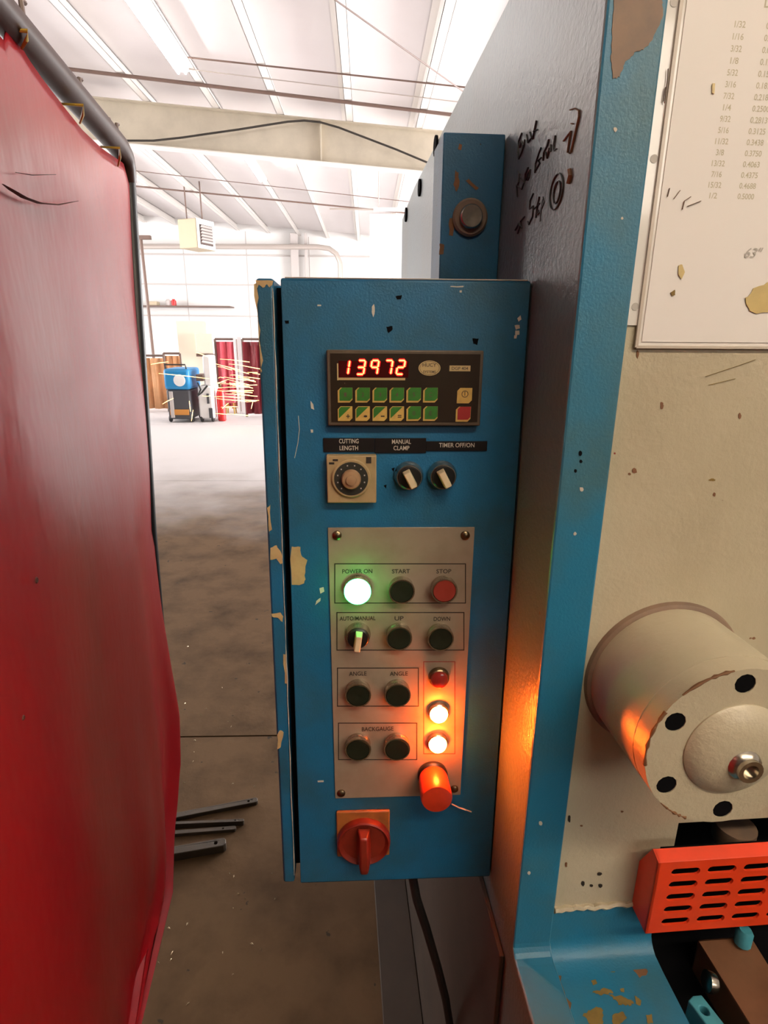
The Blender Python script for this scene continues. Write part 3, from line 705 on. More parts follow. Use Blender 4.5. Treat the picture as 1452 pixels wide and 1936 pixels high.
MB().lathe([(.009, 0), (.009, .015), (.006, .02)], c - Vector((0, 0, .015)), (0, 0, 1), 12).build('set_bolt', 'lug_blue', mach)
# hold-down cylinder
VE = -.092; cb = mf(1387, 1416, VE); CR = (cb.x - mf(1221, 1420, VE).x)
cc = Vector((cb.x, VP_, cb.z))
cyl = MB().lathe([(CR, 0), (CR, VP_ - VE - .020), (CR, VP_ - VE - .018)], cc, (0, -1, 0), 64).build('cylinder', 'cream_paint', mach)
MB().lathe([(CR + .001, 0), (CR + .005, 0), (CR + .0035, .0035), (CR + .001, .005)], cc, (0, -1, 0), 64).build('weld_ring', 'rust_grey', cyl)
fc = Vector((cb.x, VE, cb.z))
hp = [mf(x, y, VE) - fc for x, y in ((1412, 1300), (1283, 1368), (1258, 1485), (1362, 1533))]
angs = [math.atan2(h.z, h.x) for h in hp]; hr_ = sum(h.length for h in hp) / 4
base = math.atan2(hp[1].z, hp[1].x)
hr_ = CR * .82
hols = []; hcs = []
for k in range(6):
    t = base + k * math.pi / 3; c = fc + Vector((math.cos(t), 0, math.sin(t))) * hr_; hcs.append(c)
    hols.append([c + Vector((math.cos(i * .5236), 0, math.sin(i * .5236))) * .0082 for i in range(12)])
out = []
for i in range(96):
    t = i * math.pi / 48; rr = CR - .0002 + random.uniform(-.0004, .0001)
    out.append(fc + Vector((math.cos(t), 0, math.sin(t))) * rr)
flg = MB().prism(out, (0, .019, 0), hols).build('flange', 'cream_paint', mach)
for c in hcs:
    MB().lathe([(.0081, .0002), (.0081, .017), (.0, .0172)], c + Vector((0, .0005, 0)), (0, 1, 0), 14).build('bolt_hole', 'dark_gap', flg, smooth=False)
# worn rust along the flange rim
for a0_, a1_ in ((1.75, 2.35), (2.6, 3.3), (3.9, 4.3)):
    pts = [fc + Vector((math.cos(t), 0, math.sin(t))) * (CR - .0006) + Vector((0, .0004, 0)) for t in [a0_ + (a1_ - a0_) * k / 14 for k in range(15)]]
    MB().tube(pts, [.0004 + random.uniform(0, .0014) for _ in pts], 6).build('rim_wear', 'rust', flg)
MB().lathe([(CR * .57, 0), (CR * .57, .001), (CR * .545, .003), (CR * .43, .008), (CR * .26, .0105), (.0, .0108)], fc, (0, -1, 0), 48).build('hub_dome', 'cream_paint', mach)
pc = mf(1410, 1450, VE - .012)
MB().lathe([(.014, -.004), (.012, .001), (.0095, .003), (.0095, .006), (.006, .006), (.006, .001), (.0, .001)], pc, (0, -1, 0), 18).build('hex_plug', 'chrome', mach)
# presser foot under the cylinder
fu_ = mf(1385, 1585, .06)
MB().lathe([(.022, 0), (.022, -.02), (.017, -.03), (.017, -.08), (.0, -.08)], Vector((fu_.x, .06, fu_.z + .02)), (0, 0, 1), 24).build('presser_foot', 'rust_grey', mach)
# finger guard
VG = -.022
gt, gb_ = mf(1243, 1632, VG), mf(1222, 1765, VG); gx = (gt.x + gb_.x) / 2
gtz, gbz = gt.z, gb_.z; GX1 = gx + .62
tb = mf(1228, 1605, VG + .012)
holes = []
d0 = mf(1268, 1650, VG); pit_u = mf(1337, 1645, VG).x - d0.x; 
r_top = mf(1301, 1648, VG); r_bot = mf(1278, 1742, VG); pit_w = (r_top.z - r_bot.z) / 4
sl_l = pit_u * .80; sl_h = pit_w * .56
u0_ = mf(1274, 1650, VG).x; u0b = mf(1252, 1746, VG).x; 
col0 = (u0_ + u0b) / 2
for r in range(5):
    for cidx in range(9):
        uc = col0 + sl_l / 2 - .002 + cidx * pit_u; wc = r_top.z - r * pit_w; rr = sl_h / 2; hl = []
        if uc + sl_l / 2 > GX1 - .01: continue
        for i in range(6):
            t = -math.pi / 2 + i * math.pi / 5; hl.append((uc + sl_l / 2 - rr + rr * math.cos(t), VG, wc + rr * math.sin(t)))
        for i in range(6):
            t = math.pi / 2 + i * math.pi / 5; hl.append((uc - sl_l / 2 + rr + rr * math.cos(t), VG, wc + rr * math.sin(t)))
        holes.append(hl)
guard = tag(bpy.data.objects.new('finger_guard', None), None); COL.objects.link(guard); guard.parent = mach; WM[guard.name] = WM[mach.name]
MB().prism([(gx, VG, gbz), (GX1, VG, gbz), (GX1, VG, gtz), (gx, VG, gtz)], (0, .0025, 0), holes).build('slotted_face', 'guard_orange', guard, smooth=False)
tv, tz = VG + .012, tb.z
m = MB().add([(gx, VG, gtz), (GX1, VG, gtz), (GX1, tv, tz), (gx, tv, tz), (gx, VG + .0025, gtz - .002), (GX1, VG + .0025, gtz - .002), (GX1, tv, tz - .003), (gx, tv, tz - .003)], [(0, 1, 2, 3), (7, 6, 5, 4), (0, 4, 5, 1), (1, 5, 6, 2), (2, 6, 7, 3), (3, 7, 4, 0)])
m.build('top_flange', 'guard_orange', guard, smooth=False, bevel=.0006)
m = MB().prism([(gx, VG, gtz), (gx, tv, tz), (gx, VP_ - .001, tz - .035), (gx, VP_ - .001, gbz + .002), (gx, VG, gbz)], (.0025, 0, 0)); m.build('end_cheek', 'guard_orange', guard, smooth=False)
m = MB().prism([(GX1, VG, gtz), (GX1, tv, tz), (GX1, VP_ - .001, tz - .035), (GX1, VP_ - .001, gbz + .002), (GX1, VG, gbz)], (-.0025, 0, 0)); m.build('end_cheek', 'guard_orange', guard, smooth=False)
MB().box((gx + .012, VG + .016, gbz + .002), (GX1 - .01, VG + .018, gtz)).build('slot_shade', 'dark_gap', guard, smooth=False)  # added near-black sheet painting the shade behind the slots
# arm post behind the control box
right = ms(945, 400, -.003); VA = right.y
la = mf(834, 400, VA); ra = mf(942, 400, VA); ta = mf(890, 251, VA)
UA0, UA1 = la.x, -.0015
arm = MB().box((UA0, VA, 1.02), (UA1, VA + .06, ta.z)).build('arm_post', 'blue_paint', mach, bevel=.0015)
MB().box((UA0 + .01, .190, 1.10), (UA1 - .012, VA, 1.32)).build('mounting_bracket', 'blue_paint', mach, bevel=.001)
bc = mf(888, 412, VA)
MB().lathe([(.0185, 0), (.0185, .003), (.0165, .005), (.0125, .005)], bc, (0, -1, 0), 28).build('washer', 'rust_grey', arm)
MB().lathe([(.0125, .003), (.012, .009), (.0105, .011), (0, .0105)], bc, (0, -1, 0), 24).build('bolt_head', 'chrome', arm)
def arm_chip(pxl, m):
    pts = blob([mf(x, y, VA) for x, y in pxl], .35); MB().prism(pts, (0, -.0004, 0)).build('rust_mark', m, arm, smooth=False)
arm_chip([(860, 322), (868, 326), (868, 352), (862, 364), (858, 350)], 'rust')
arm_chip([(885, 338), (905, 356), (900, 360), (880, 342)], 'rust')
arm_chip([(850, 412), (860, 416), (856, 446), (848, 444)], 'rust')
arm_chip([(831, 460), (840, 462), (838, 480), (830, 482)], 'rust')
arm_chip([(868, 272), (874, 274), (872, 284), (866, 282)], 'rust')
# worn bare metal at the top of the blue column
def col_chip(pxl, m, th=.0004, name='bare_patch'):
    pts = blob([mf(x, y, 0) for x, y in pxl], .10 if len(pxl) > 5 else .22, 7 if len(pxl) > 5 else 3); MB().prism(pts, (0, -th, 0)).build(name, m, mach, smooth=False)
col_chip([(1160, 0), (1252, -5), (1252, 30), (1240, 62), (1222, 90), (1200, 100), (1182, 118), (1170, 145), (1158, 150), (1155, 100)], 'rust_grey')
for x, y, r in ((1163, 245, 4), (1176, 413, 2.5), (1099, 925, 4), (1087, 1009, 3), (1022, 1556, 4), (1000, 1650, 3)):
    col_chip(spot(x, y, r, r * 1.2), 'print_white')
for x, y, r in ((1097, 857, 4), (1098, 872, 3), (1088, 890, 3)):
    col_chip(spot(x, y, r, r * 1.3), 'dark_gap')
# dirt spots on the cream panel
def pan_chip(pxl, m, name='stain'):
    pts = blob([mf(x, y, VP_) for x, y in pxl], .35); MB().prism(pts, (0, -.0004, 0)).build(name, m, mach, smooth=False)
for x, y, rx, ry, m_ in ((1199, 890, 6, 5, 'copper_brown'), (1190, 896, 3, 3, 'copper_brown'), (1162, 857, 2, 2, 'print_red'), (1346, 907, 7, 2.5, 'ochre_stain'), (1350, 935, 3, 4, 'copper_brown'),
                         (1076, 1548, 3, 8, 'print_black'), (1102, 1670, 4, 5, 'print_black'), (1118, 1674, 4, 3, 'print_black'), (1135, 1674, 5, 4, 'print_black'), (1133, 1652, 5, 4, 'print_black'), (1070, 1634, 3, 5, 'rust'), (1063, 1572, 3, 4, 'rust'),
                         (1251, 767, 3, 9, 'copper_brown'), (1205, 670, 3, 8, 'rust'), (1398, 786, 3, 6, 'copper_brown'), (1099, 1561, 3, 2, 'rust'), (1176, 1534, 3, 2, 'rust')):
    pan_chip(spot(x, y, rx, ry), m_)
def scratch(pxl, r, m='cable_dark', name='scratch'):
    MB().tube([mf(x, y, VP_ - .0005) for x, y in pxl], r, 4, flat=.4).build(name, m, mach)
scratch([(1334, 712), (1370, 700), (1400, 690), (1428, 680)], .0005, 'ochre_stain')
scratch([(1340, 728), (1365, 722), (1390, 716)], .0005, 'ochre_stain')
# handwriting in marker on the side plate
def ink(strokes, m, r=.0009):
    for k, st in enumerate(strokes):
        pts = [ms(940 + x / 6.456, 180 + y / 6.456, -.0006) for x, y in st]
        MB().tube(pts, r, 5, flat=.5).build('handwriting', m, mach)
ink([[(300, 460), (262, 560), (256, 690), (262, 780), (300, 700), (330, 600), (335, 540)], [(275, 640), (300, 560), (320, 620), (300, 700)], [(360, 480), (375, 580), (420, 520), (400, 450)], [(430, 540), (455, 420), (480, 310)], [(440, 440), (490, 420)],
     [(460, 950), (465, 840), (510, 700), (535, 640)], [(460, 930), (520, 830), (500, 800), (540, 760)], [(560, 800), (570, 700), (610, 620), (630, 540)], [(590, 690), (610, 770), (640, 640), (620, 720)], [(650, 690), (655, 600)], [(710, 490), (690, 600), (690, 680), (725, 655)],
     [(250, 930), (275, 960), (265, 1060), (240, 1120)], [(245, 1240), (240, 1100), (300, 1150), (330, 1060), (290, 1010)], [(330, 1080), (345, 960), (380, 880)], [(350, 1040), (375, 960), (405, 910), (390, 1000), (370, 1040)],
     [(440, 1200), (400, 1290), (395, 1390), (440, 1350), (430, 1480), (385, 1580), (375, 1540)], [(470, 1500), (490, 1350), (515, 1240)], [(450, 1390), (520, 1320)], [(500, 1400), (490, 1460), (525, 1420)], [(520, 1540), (530, 1400), (560, 1245), (570, 1300), (540, 1380)],
     [(220, 1650), (270, 1560), (280, 1600), (250, 1690)], [(335, 1480), (285, 1540), (300, 1620)]], 'marker_ink')
ell = lambda cx, cy, rx, ry, rot: [(cx + rx * math.cos(t) * math.cos(rot) - ry * math.sin(t) * math.sin(rot), cy + rx * math.cos(t) * math.sin(rot) + ry * math.sin(t) * math.cos(rot)) for t in [k * math.pi / 14 for k in range(29)]]
ink([ell(722, 1176, 72, 226, .17), ell(728, 1185, 38, 140, .17)], 'marker_ink')
ink([[(890, 180), (950, 160), (1000, 190), (1000, 260), (950, 480), (900, 700)], [(905, 345), (930, 350)], [(810, 560), (900, 440), (880, 560), (860, 700), (890, 710)]], 'marker_brown')
ink([[(890, 905), (900, 980), (875, 1080)]], 'marker_brown', .0022)
MB().box((-.006, .02, .0), (-.0005, VBK, .84)).build('lower_shade', 'dark_brown_steel', mach, bevel=.001)  # added dark sheet, paints the shade low on the side plate
# base flange on the floor beside the plate
fp = MI @ at_z(716, 1800, .012); v1 = VBK
MB().prism([(fp.x, -.32, 0), (-.007, -.32, 0), (-.007, v1, 0), (fp.x, v1, 0)], (0, 0, .012)).build('base_flange', 'dark_brown_steel', mach, bevel=.002)

# ------------------------------------------------------------------ reference chart in a plastic sleeve on the front panel
chart = thing('reference_sheet', MM @ Matrix.Translation(mf(1215, 660, VP_)), 'white fraction-to-decimal chart in a clear sleeve on the cream panel', 'paper')
CI = WM[chart.name].inverted() @ MM
def cf(px, py, d=0.0): return CI @ mf(px, py, VP_ - .001 - d)
sl = cf(1213, 655); LEFT = cf(1258, 120).x; 
xl = (cf(1262, 100).x + cf(1213, 640).x) / 2; zbot = cf(1300, 657).z; ztop = WT - .03 - WM[chart.name].translation.z; xr = xl + .216
x_strip = xl - (cf(1213, 640).x - cf(1192, 640).x)
zst = cf(1192, 615).z
MB().prism([(x_strip, -.0005, zst), (xl, -.0005, zst), (xl, -.0005, zbot), (xr, -.0005, zbot), (xr, -.0005, ztop), (x_strip, -.0005, ztop)], (0, -.001, 0)).build('sleeve', 'sleeve_plastic', chart, smooth=False)
MB().box((xl - .0012, -.0032, zbot), (xl + .0012, -.0014, ztop)).build('sleeve_fold', 'sleeve_edge', chart)
MB().box((xl, -.0032, zbot - .0008), (xr, -.0014, zbot + .0012)).build('sleeve_hem', 'sleeve_edge', chart)
MB().box((xl + .004, -.0022, zbot + .004), (xr - .002, -.0015, ztop)).build('paper', 'paper_white', chart, smooth=False)
for (x, y) in ((1273, 5), (1244, 301), (1208, 580)):
    c = cf(x, y); c = Vector(((x_strip + xl) / 2, -.0015, c.z)); MB().lathe([(.0028, 0), (.0028, .0003)], c, (0, -1, 0), 14).build('punch_hole', 'punch_grey', chart, smooth=False)
FX = Matrix(((1, 0, 0, 0), (0, 0, -1, 0), (0, 1, 0, 0), (0, 0, 0, 1)))   # text xy -> x, z facing -y
def tf(c): return Matrix.Translation(c) @ FX
fr = '1/32 1/16 3/32 1/8 5/32 3/16 7/32 1/4 9/32 5/16 11/32 3/8 13/32 7/16 15/32 1/2'.split()
de = '0.0313 0.0625 0.0938 0.1250 0.1563 0.1875 0.2188 0.2500 0.2813 0.3125 0.3438 0.3750 0.4063 0.4375 0.4688 0.5000'.split()
y0c, y1c = 47, 371
x0a, x1a = cf(1392, 47).x, cf(1351, 371).x; xa = (x0a + x1a) / 2; xb_ = cf(1408, 371).x
zz0, zz1 = cf(1380, 47).z, cf(1360, 371).z
unit = cf(1422, 371).x - cf(1391, 371).x
for k in range(16):
    z = zz0 + (zz1 - zz0) * k / 15
    wf = unit * (.92 * len(fr[k]) / 6)
    text('printed_fraction', fr[k], tf(Vector((xa, -.0022, z))), wf, 'print_olive', chart, height=unit * .30)
    text('printed_decimal', de[k], tf(Vector((xb_, -.0022, z))), unit, 'print_olive', chart, height=unit * .30)
text('printed_heading', 'DECIMAL EQUIVALENTS', tf(Vector((xb_ + .035, -.0022, cf(1440, 8).z))), .09, 'print_olive', chart)
text('pen_note', '63"', tf(cf(1425, 478, .0015)), unit * 1.1, 'punch_grey', chart, shear=.3)
def ch_patch(pxl, m, name='stain', th=.0004):
    pts = blob([cf(x, y, .0016) for x, y in pxl], .25); MB().prism(pts, (0, -th, 0)).build(name, m, chart, smooth=False)
ch_patch([(1410, 565), (1425, 545), (1452, 535), (1480, 540), (1490, 575), (1452, 592), (1418, 590)], 'stain_yellow')
ch_patch([(1282, 502), (1290, 500), (1294, 514), (1288, 528), (1282, 520)], 'stain_yellow')
ch_patch([(1268, 553), (1276, 548), (1276, 558), (1270, 560)], 'ochre_stain')
ch_patch([(1347, 158), (1352, 158), (1350, 178), (1345, 176)], 'stain_yellow')
for st in ([(1262, 372), (1266, 356)], [(1274, 376), (1286, 360)], [(1290, 396), (1294, 380), (1306, 372)], [(1300, 390), (1325, 380)], [(1256, 195), (1262, 150), (1263, 130)], [(1254, 192), (1258, 165)]):
    MB().tube([cf(x, y, .0018) for x, y in st], .0007, 4, flat=.4).build('pen_mark', 'rust_grey', chart)

# ================================================================== CONTROL BOX
BA = R(0.9); LEAN = R(1.2)
bo = at_y(530, 525, .54)
bx_ = Vector((math.cos(BA), math.sin(BA), 0)); bup = Vector((-math.sin(BA) * math.sin(LEAN), math.cos(BA) * math.sin(LEAN), math.cos(LEAN))); byy = bup.cross(bx_)
BM = Matrix(((bx_.x, byy.x, bup.x, bo.x), (bx_.y, byy.y, bup.y, bo.y), (bx_.z, byy.z, bup.z, bo.z), (0, 0, 0, 1))); BI = BM.inverted()
def bf(px, py, h=0.0): return BI @ hit(px, py, bo - byy * h, byy)       # on the box face, h in front of it
box = thing('control_box', BM, 'blue steel control box with buttons, digital readout and lit lamps', 'control box')
tr = bf(1004, 531); br = bf(926, 1660); bl = bf(568, 1669)
BW = (tr.x + br.x) / 2; BZ = (bl.z + br.z) / 2
x0b, x1b = (0 + bl.x) / 2, BW
xt0, xt1, xb0, xb1 = 0.0, tr.x, bl.x, br.x
m = MB().prism([(xt0, 0, 0), (xt1, 0, 0), (xb1, 0, BZ), (xb0, 0, BZ)], (0, .02, 0))
m.build('front_panel', 'blue_paint', box, bevel=.002)
# body tub behind, with the wide left flange
f0, f1, f2, f3 = bf(483, 530, -.004), bf(517, 530, -.004), bf(557, 1670, -.004), bf(536, 1672, -.004)
m = MB().prism([(f0.x, .004, 0), (f1.x, .004, 0), (f2.x, .004, BZ - .002), (f3.x, .004, BZ - .002)], (0, .095, 0)); m.build('side_flange', 'blue_paint', box, bevel=.0025)
m = MB().prism([(f1.x - .002, .024, -.004), (xt1 - .012, .024, -.004), (xb1 - .012, .024, BZ + .004), (f2.x - .002, .024, BZ + .004)], (0, .062, 0)); m.build('tub', 'blue_paint', box, bevel=.002)
m = MB().prism([(f1.x - .001, .0235, -.006), (0.02, .0235, -.006), (xb0 + .02, .0235, BZ + .006), (f2.x - .001, .0235, BZ + .006)], (0, .0004, 0)); m.build('gap_shade', 'dark_gap', box, smooth=False)  # near-black strip painting the shade in the gap beside the panel
def chip(pxl, m='bare_primer', h=0.0, name='paint_chip', rough=.25, sub=3):
    pts = blob([bf(x, y, h) for x, y in pxl], rough, sub); MB().prism(pts, (0, -.0003, 0)).build(name, m, box, smooth=False)
chip([(550, 1033), (567, 1033), (572, 1055), (579, 1060), (577, 1090), (573, 1104), (551, 1105)])
for pl in ([(511, 1036), (522, 1030), (532, 1045), (534, 1064), (530, 1066), (522, 1056), (512, 1058)], [(513, 1160), (530, 1158), (536, 1166), (534, 1176), (526, 1168), (515, 1166)], [(484, 529), (516, 530), (516, 537), (510, 543), (505, 538), (498, 544), (490, 538), (486, 545)],
           [(483, 540), (488, 540), (490, 600), (494, 640), (497, 700), (494, 700), (489, 640), (484, 590)], [(524, 1390), (530, 1380), (536, 1384), (530, 1412), (525, 1418)], [(536, 1236), (541, 1236), (543, 1290), (540, 1292)], [(506, 960), (510, 955), (513, 1000), (508, 1010)]):
    chip(pl, h=-.0038)
for pl in ([(703, 580), (707, 575), (709, 588), (706, 600), (703, 590)], [(587, 758), (592, 764), (594, 775), (588, 772)], [(604, 1112), (612, 1110), (613, 1118), (606, 1122)], [(598, 1136), (606, 1130), (606, 1136), (596, 1144)], [(600, 576), (607, 576), (607, 579), (600, 579)],
           [(587, 812), (592, 812), (592, 818), (588, 818)], [(978, 602), (984, 596), (986, 604), (980, 608)], [(973, 615), (982, 614), (983, 621), (975, 623)], [(974, 625), (982, 625), (982, 633), (974, 633)], [(972, 634), (978, 632), (976, 640), (972, 640)], [(600, 1476), (612, 1475), (612, 1478), (601, 1479)], [(869, 549), (873, 549), (873, 553), (869, 553)], [(852, 541), (876, 541), (876, 543), (852, 543)]):
    chip(pl, 'print_white', sub=2)
for pl in ([(730, 618), (742, 616), (742, 624), (734, 630)], [(748, 560), (760, 558), (758, 566), (750, 566)], [(893, 640), (905, 640), (902, 652), (895, 650)], [(538, 606), (546, 606), (546, 612), (540, 612)], [(740, 886), (746, 884), (744, 892)], [(725, 918), (731, 916), (730, 924)]):
    chip(pl, 'dark_gap', name='grime_spot')
MB().tube([bf(x, y, .0002) for x, y in ((564, 786), (566, 812), (563, 838), (557, 866))], .0003, 4).build('scratch', 'print_white', box)
MB().tube([(xt0 + .004, -.0002, .0002), (xt1 * .45, -.0002, .0002), (xt1 - .003, -.0002, .0002)], .0005, 4).build('worn_edge', 'print_white', box)
m = MB().tube([bf(515.5 + 41 * k / 30 + random.uniform(-.6, .6), 545 + 1110 * k / 30, -.0035) for k in range(31)], [random.uniform(.0001, .0007) for _ in range(31)], 4); m.build('worn_edge', 'print_white', box)

def frame_of(c): return Matrix.Translation(c) @ FX
def btext(body, xa, xb, yc, mname, parent, h=0.0004, name='lettering', hpx=None, **k):
    a, b = bf(xa, yc, h), bf(xb, yc, h); c = (a + b) / 2
    hh = None
    if hpx: hh = bf(xa, yc - hpx / 2, h).z - bf(xa, yc + hpx / 2, h).z
    return text(name, body, frame_of(c), b.x - a.x, mname, parent, height=hh, **k)
def quad(pa, pb, h0, h1):
    """box standing on the face between two pixel corners (mean vertical edges)"""
    a, b = bf(*pa, h0), bf(*pb, h0); return MB().box((a.x, -h1, b.z), (b.x, -h0, a.z))
# ---- digital readout
H = .009
ro = quad((618, 661), (904, 803), 0, H).build('digital_readout', 'readout_frame', box, bevel=.0012)
quad((624, 668), (902, 798), H, H + .0006).build('face', 'readout_face', ro, smooth=False)
HF = H + .0006
quad((640, 682), (772, 714), HF, HF + .0004).build('display_window', 'display_window', ro, smooth=False)
# chipped cream border of the display
for a, b in (((637, 687), (640, 719)), ((640, 714), (766, 719))):
    quad(a, b, HF, HF + .0005).build('window_border', 'print_cream', ro, smooth=False)
SEG = {'1': 'bc', '3': 'abcdg', '9': 'abcfg', '7': 'abc', '2': 'abdeg'}
dig = bf(682, 694, HF).x; px2m = bf(700, 694, HF).x - bf(699, 694, HF).x
ph = (bf(680, 680, HF).z - bf(680, 708, HF).z)
for d, cx in zip('13972', (659.5, 682.5, 708, 734, 757.5)):
    c = bf(cx, 694.5, HF); w = 13.0 * px2m / 2; h2 = ph / 2 * .93; sh = .16
    P = lambda x, z: Vector((c.x + x + z * sh, -(HF), c.z + z))
    L = {'a': ((-w, h2), (w, h2)), 'g': ((-w, 0), (w, 0)), 'd': ((-w, -h2), (w, -h2)), 'b': ((w, h2), (w, 0)), 'c': ((w, 0), (w, -h2)), 'f': ((-w, h2), (-w, 0)), 'e': ((-w, 0), (-w, -h2))}
    off = -w if d == '1' else 0
    for s in SEG[d]:
        (xa, za), (xb2, zb2) = L[s]
        a, b = P(xa + off, za), P(xb2 + off, zb2); dr = (b - a).normalized(); a2, b2 = a + dr * px2m * 1.6, b - dr * px2m * 1.6
        nrm = Vector((-dr.z, 0, dr.x))
        for r_, th, mname, nm in ((3.6, .0006, 'led_halo', 'segment_glow'), (1.5, .0009, 'led_segment', 'segment')):
            rr = r_ * px2m; ex = rr * .7
            MB().prism([a2 - dr * ex, a2 + nrm * rr, b2 + nrm * rr, b2 + dr * ex, b2 - nrm * rr, a2 - nrm * rr], (0, -th, 0)).build(nm, mname, ro, smooth=False)
# oval emblem and name strip
c = bf(812, 696, HF); rx, ry = 21 * px2m, 14 * px2m
ov = lambda k: [(c.x + rx * k * math.cos(t * .2244), -HF, c.z + ry * k * math.sin(t * .2244)) for t in range(28)]
MB().prism(ov(1), (0, -.0004, 0)).build('emblem', 'print_cream', ro, smooth=False)
m = MB().tube([Vector(p) + Vector((0, -.0005, 0)) for p in ov(.88)] + [Vector(ov(.88)[0]) + Vector((0, -.0005, 0))], .00018, 4); m.build('emblem_ring', 'readout_frame', ro)
btext('HUCY', 799, 825, 690, 'readout_frame', ro, HF + .0006, 'emblem_lettering', hpx=7)
btext('SYSTEMS', 800, 824, 703, 'readout_frame', ro, HF + .0006, 'emblem_lettering', hpx=5)
quad((850, 691), (889, 702), HF, HF + .0004).build('name_strip', 'print_cream', ro, smooth=False)
btext('DGP 404', 854, 885, 696.5, 'readout_frame', ro, HF + .0006, 'name_lettering', hpx=6)
# keys
def keyshape(cx, cy, w, tl=True, brc=True, ins=(0, 0, 0, 0)):
    k = px2m; l, r_, t, b = -w / 2 + ins[0], w / 2 - ins[1], w / 2 - ins[2], -w / 2 + ins[3]; ch = w * .2
    c = bf(cx, cy, HF)
    pts = [(l, b), (r_ - ch, b), (r_, b + ch), (r_, t), (l + ch, t), (l, t - ch)]
    return [(c.x + x * k, -HF, c.z + z * k) for x, z in pts]
cols = (652.5, 685.5, 718, 750, 782, 813.5)
sym = {0: '+', 1: '.', 2: '-', 3: '='}
num = ['1', '2', '3', '4', '5', 'C', '6', '7', '8', '9', '0', 'E']
for r_i, cy in enumerate((747, 782)):
    for i, cx in enumerate(cols):
        kb = MB().prism(keyshape(cx, cy, 28), (0, -.0008, 0)).build('key', 'key_yellow', ro, smooth=False)
    # printed faces are flat print on the keys, kept with the readout
    for i, cx in enumerate(cols):
        if r_i == 1 and i < 4:
            c = bf(cx, cy, HF); k = px2m
            MB().prism([(c.x - 12 * k, -HF - .0008, c.z - 9 * k), (c.x + 11 * k, -HF - .0008, c.z + 13 * k), (c.x - 8 * k, -HF - .0008, c.z + 13 * k), (c.x - 12 * k, -HF - .0008, c.z + 8 * k)], (0, -.0003, 0)).build('key_print', 'key_green', ro, smooth=False)
            btext(sym[i], cx + 2, cx + 9, cy + 5, 'print_black', ro, HF + .0010, 'key_symbol', hpx=(8, 4, 2.5, 5)[i])
        else:
            MB().prism([(x, y - .0008, z) for x, y, z in keyshape(cx + 1.5, cy - 1.8, 24.5)], (0, -.0003, 0)).build('key_print', 'key_green', ro, smooth=False)
            btext(num[r_i * 6 + i], cx - 2, cx + 3, cy - 1, 'readout_frame', ro, HF + .0013, 'key_symbol', hpx=8)
MB().prism(keyshape(878, 748, 29), (0, -.0008, 0)).build('key', 'key_yellow', ro, smooth=False)
c = bf(879, 745, HF + .001)
MB().tube([c + Vector((math.cos(t * .4488), 0, math.sin(t * .4488))) * 6 * px2m for t in range(15)], .0003, 4).build('key_symbol', 'readout_frame', ro)
MB().tube([c + Vector((0, 0, 6 * px2m)), c - Vector((0, 0, 3 * px2m))], .0003, 4).build('key_symbol', 'readout_frame', ro)
MB().prism(keyshape(875.5, 783, 29), (0, -.0008, 0)).build('key', 'key_yellow', ro, smooth=False)
MB().prism([(x, y - .0008, z) for x, y, z in keyshape(877, 781, 25)], (0, -.0003, 0)).build('key_print', 'key_red', ro, smooth=False)
# ---- engraved labels
for (a, b, lines, xs_) in (((611, 828), (708, 854), (('CUTTING', 641, 678, 834), ('LENGTH', 642, 677, 847)), 0), ((708.5, 828), (805, 856), (('MANUAL', 741, 777, 835), ('CLAMP', 744, 774, 847)), 0), ((805.5, 834), (920, 852), (('TIMER OFF/ON', 830, 897, 841.5),), 0)):
    lp = quad(a, b, 0, .0016).build('label_plate', 'label_black', box, bevel=.0003)
    for body, xa, xb2, yc in lines: btext(body, xa, xb2, yc, 'print_white', lp, .0018, hpx=8.5)
# ---- timer
tm = quad((618, 858), (711, 946), 0, .010).build('timer', 'timer_body', box, bevel=.001)
c = bf(664, 904, .010)
k = bf(665, 904, .01).x - bf(664, 904, .01).x
MB().lathe([(37 * k, 0), (37 * k, .002), (35 * k, .003), (31 * k, .003)], c, (0, -1, 0), 40).build('dial_ring', 'timer_body', tm)
MB().lathe([(32 * k, .0005), (32 * k, .0034)], c, (0, -1, 0), 36).build('dial', 'timer_dial', tm)
for i in range(10):
    t = R(225 - i * 30); p = c + Vector((math.cos(t), 0, math.sin(t))) * 26 * k
    MB().box((p.x - .0006, p.y - .0038, p.z - .0006), (p.x + .0006, p.y - .0034, p.z + .0006)).build('dial_tick', 'punch_grey', tm, smooth=False)
MB().lathe([(18.5 * k, .003), (18 * k, .008), (16 * k, .0095), (10 * k, .0098), (9 * k, .012), (0, .0125)], c, (0, -1, 0), 32).build('knob', 'timer_knob', tm)
for x, y, w, h in ((634, 870, 5, 2), (627, 876, 5, 2), (697, 867, 5, 3), (697, 873, 5, 3)):
    quad((x - w, y - h), (x + w, y + h), .010, .0103).build('legend', 'print_black', tm, smooth=False)
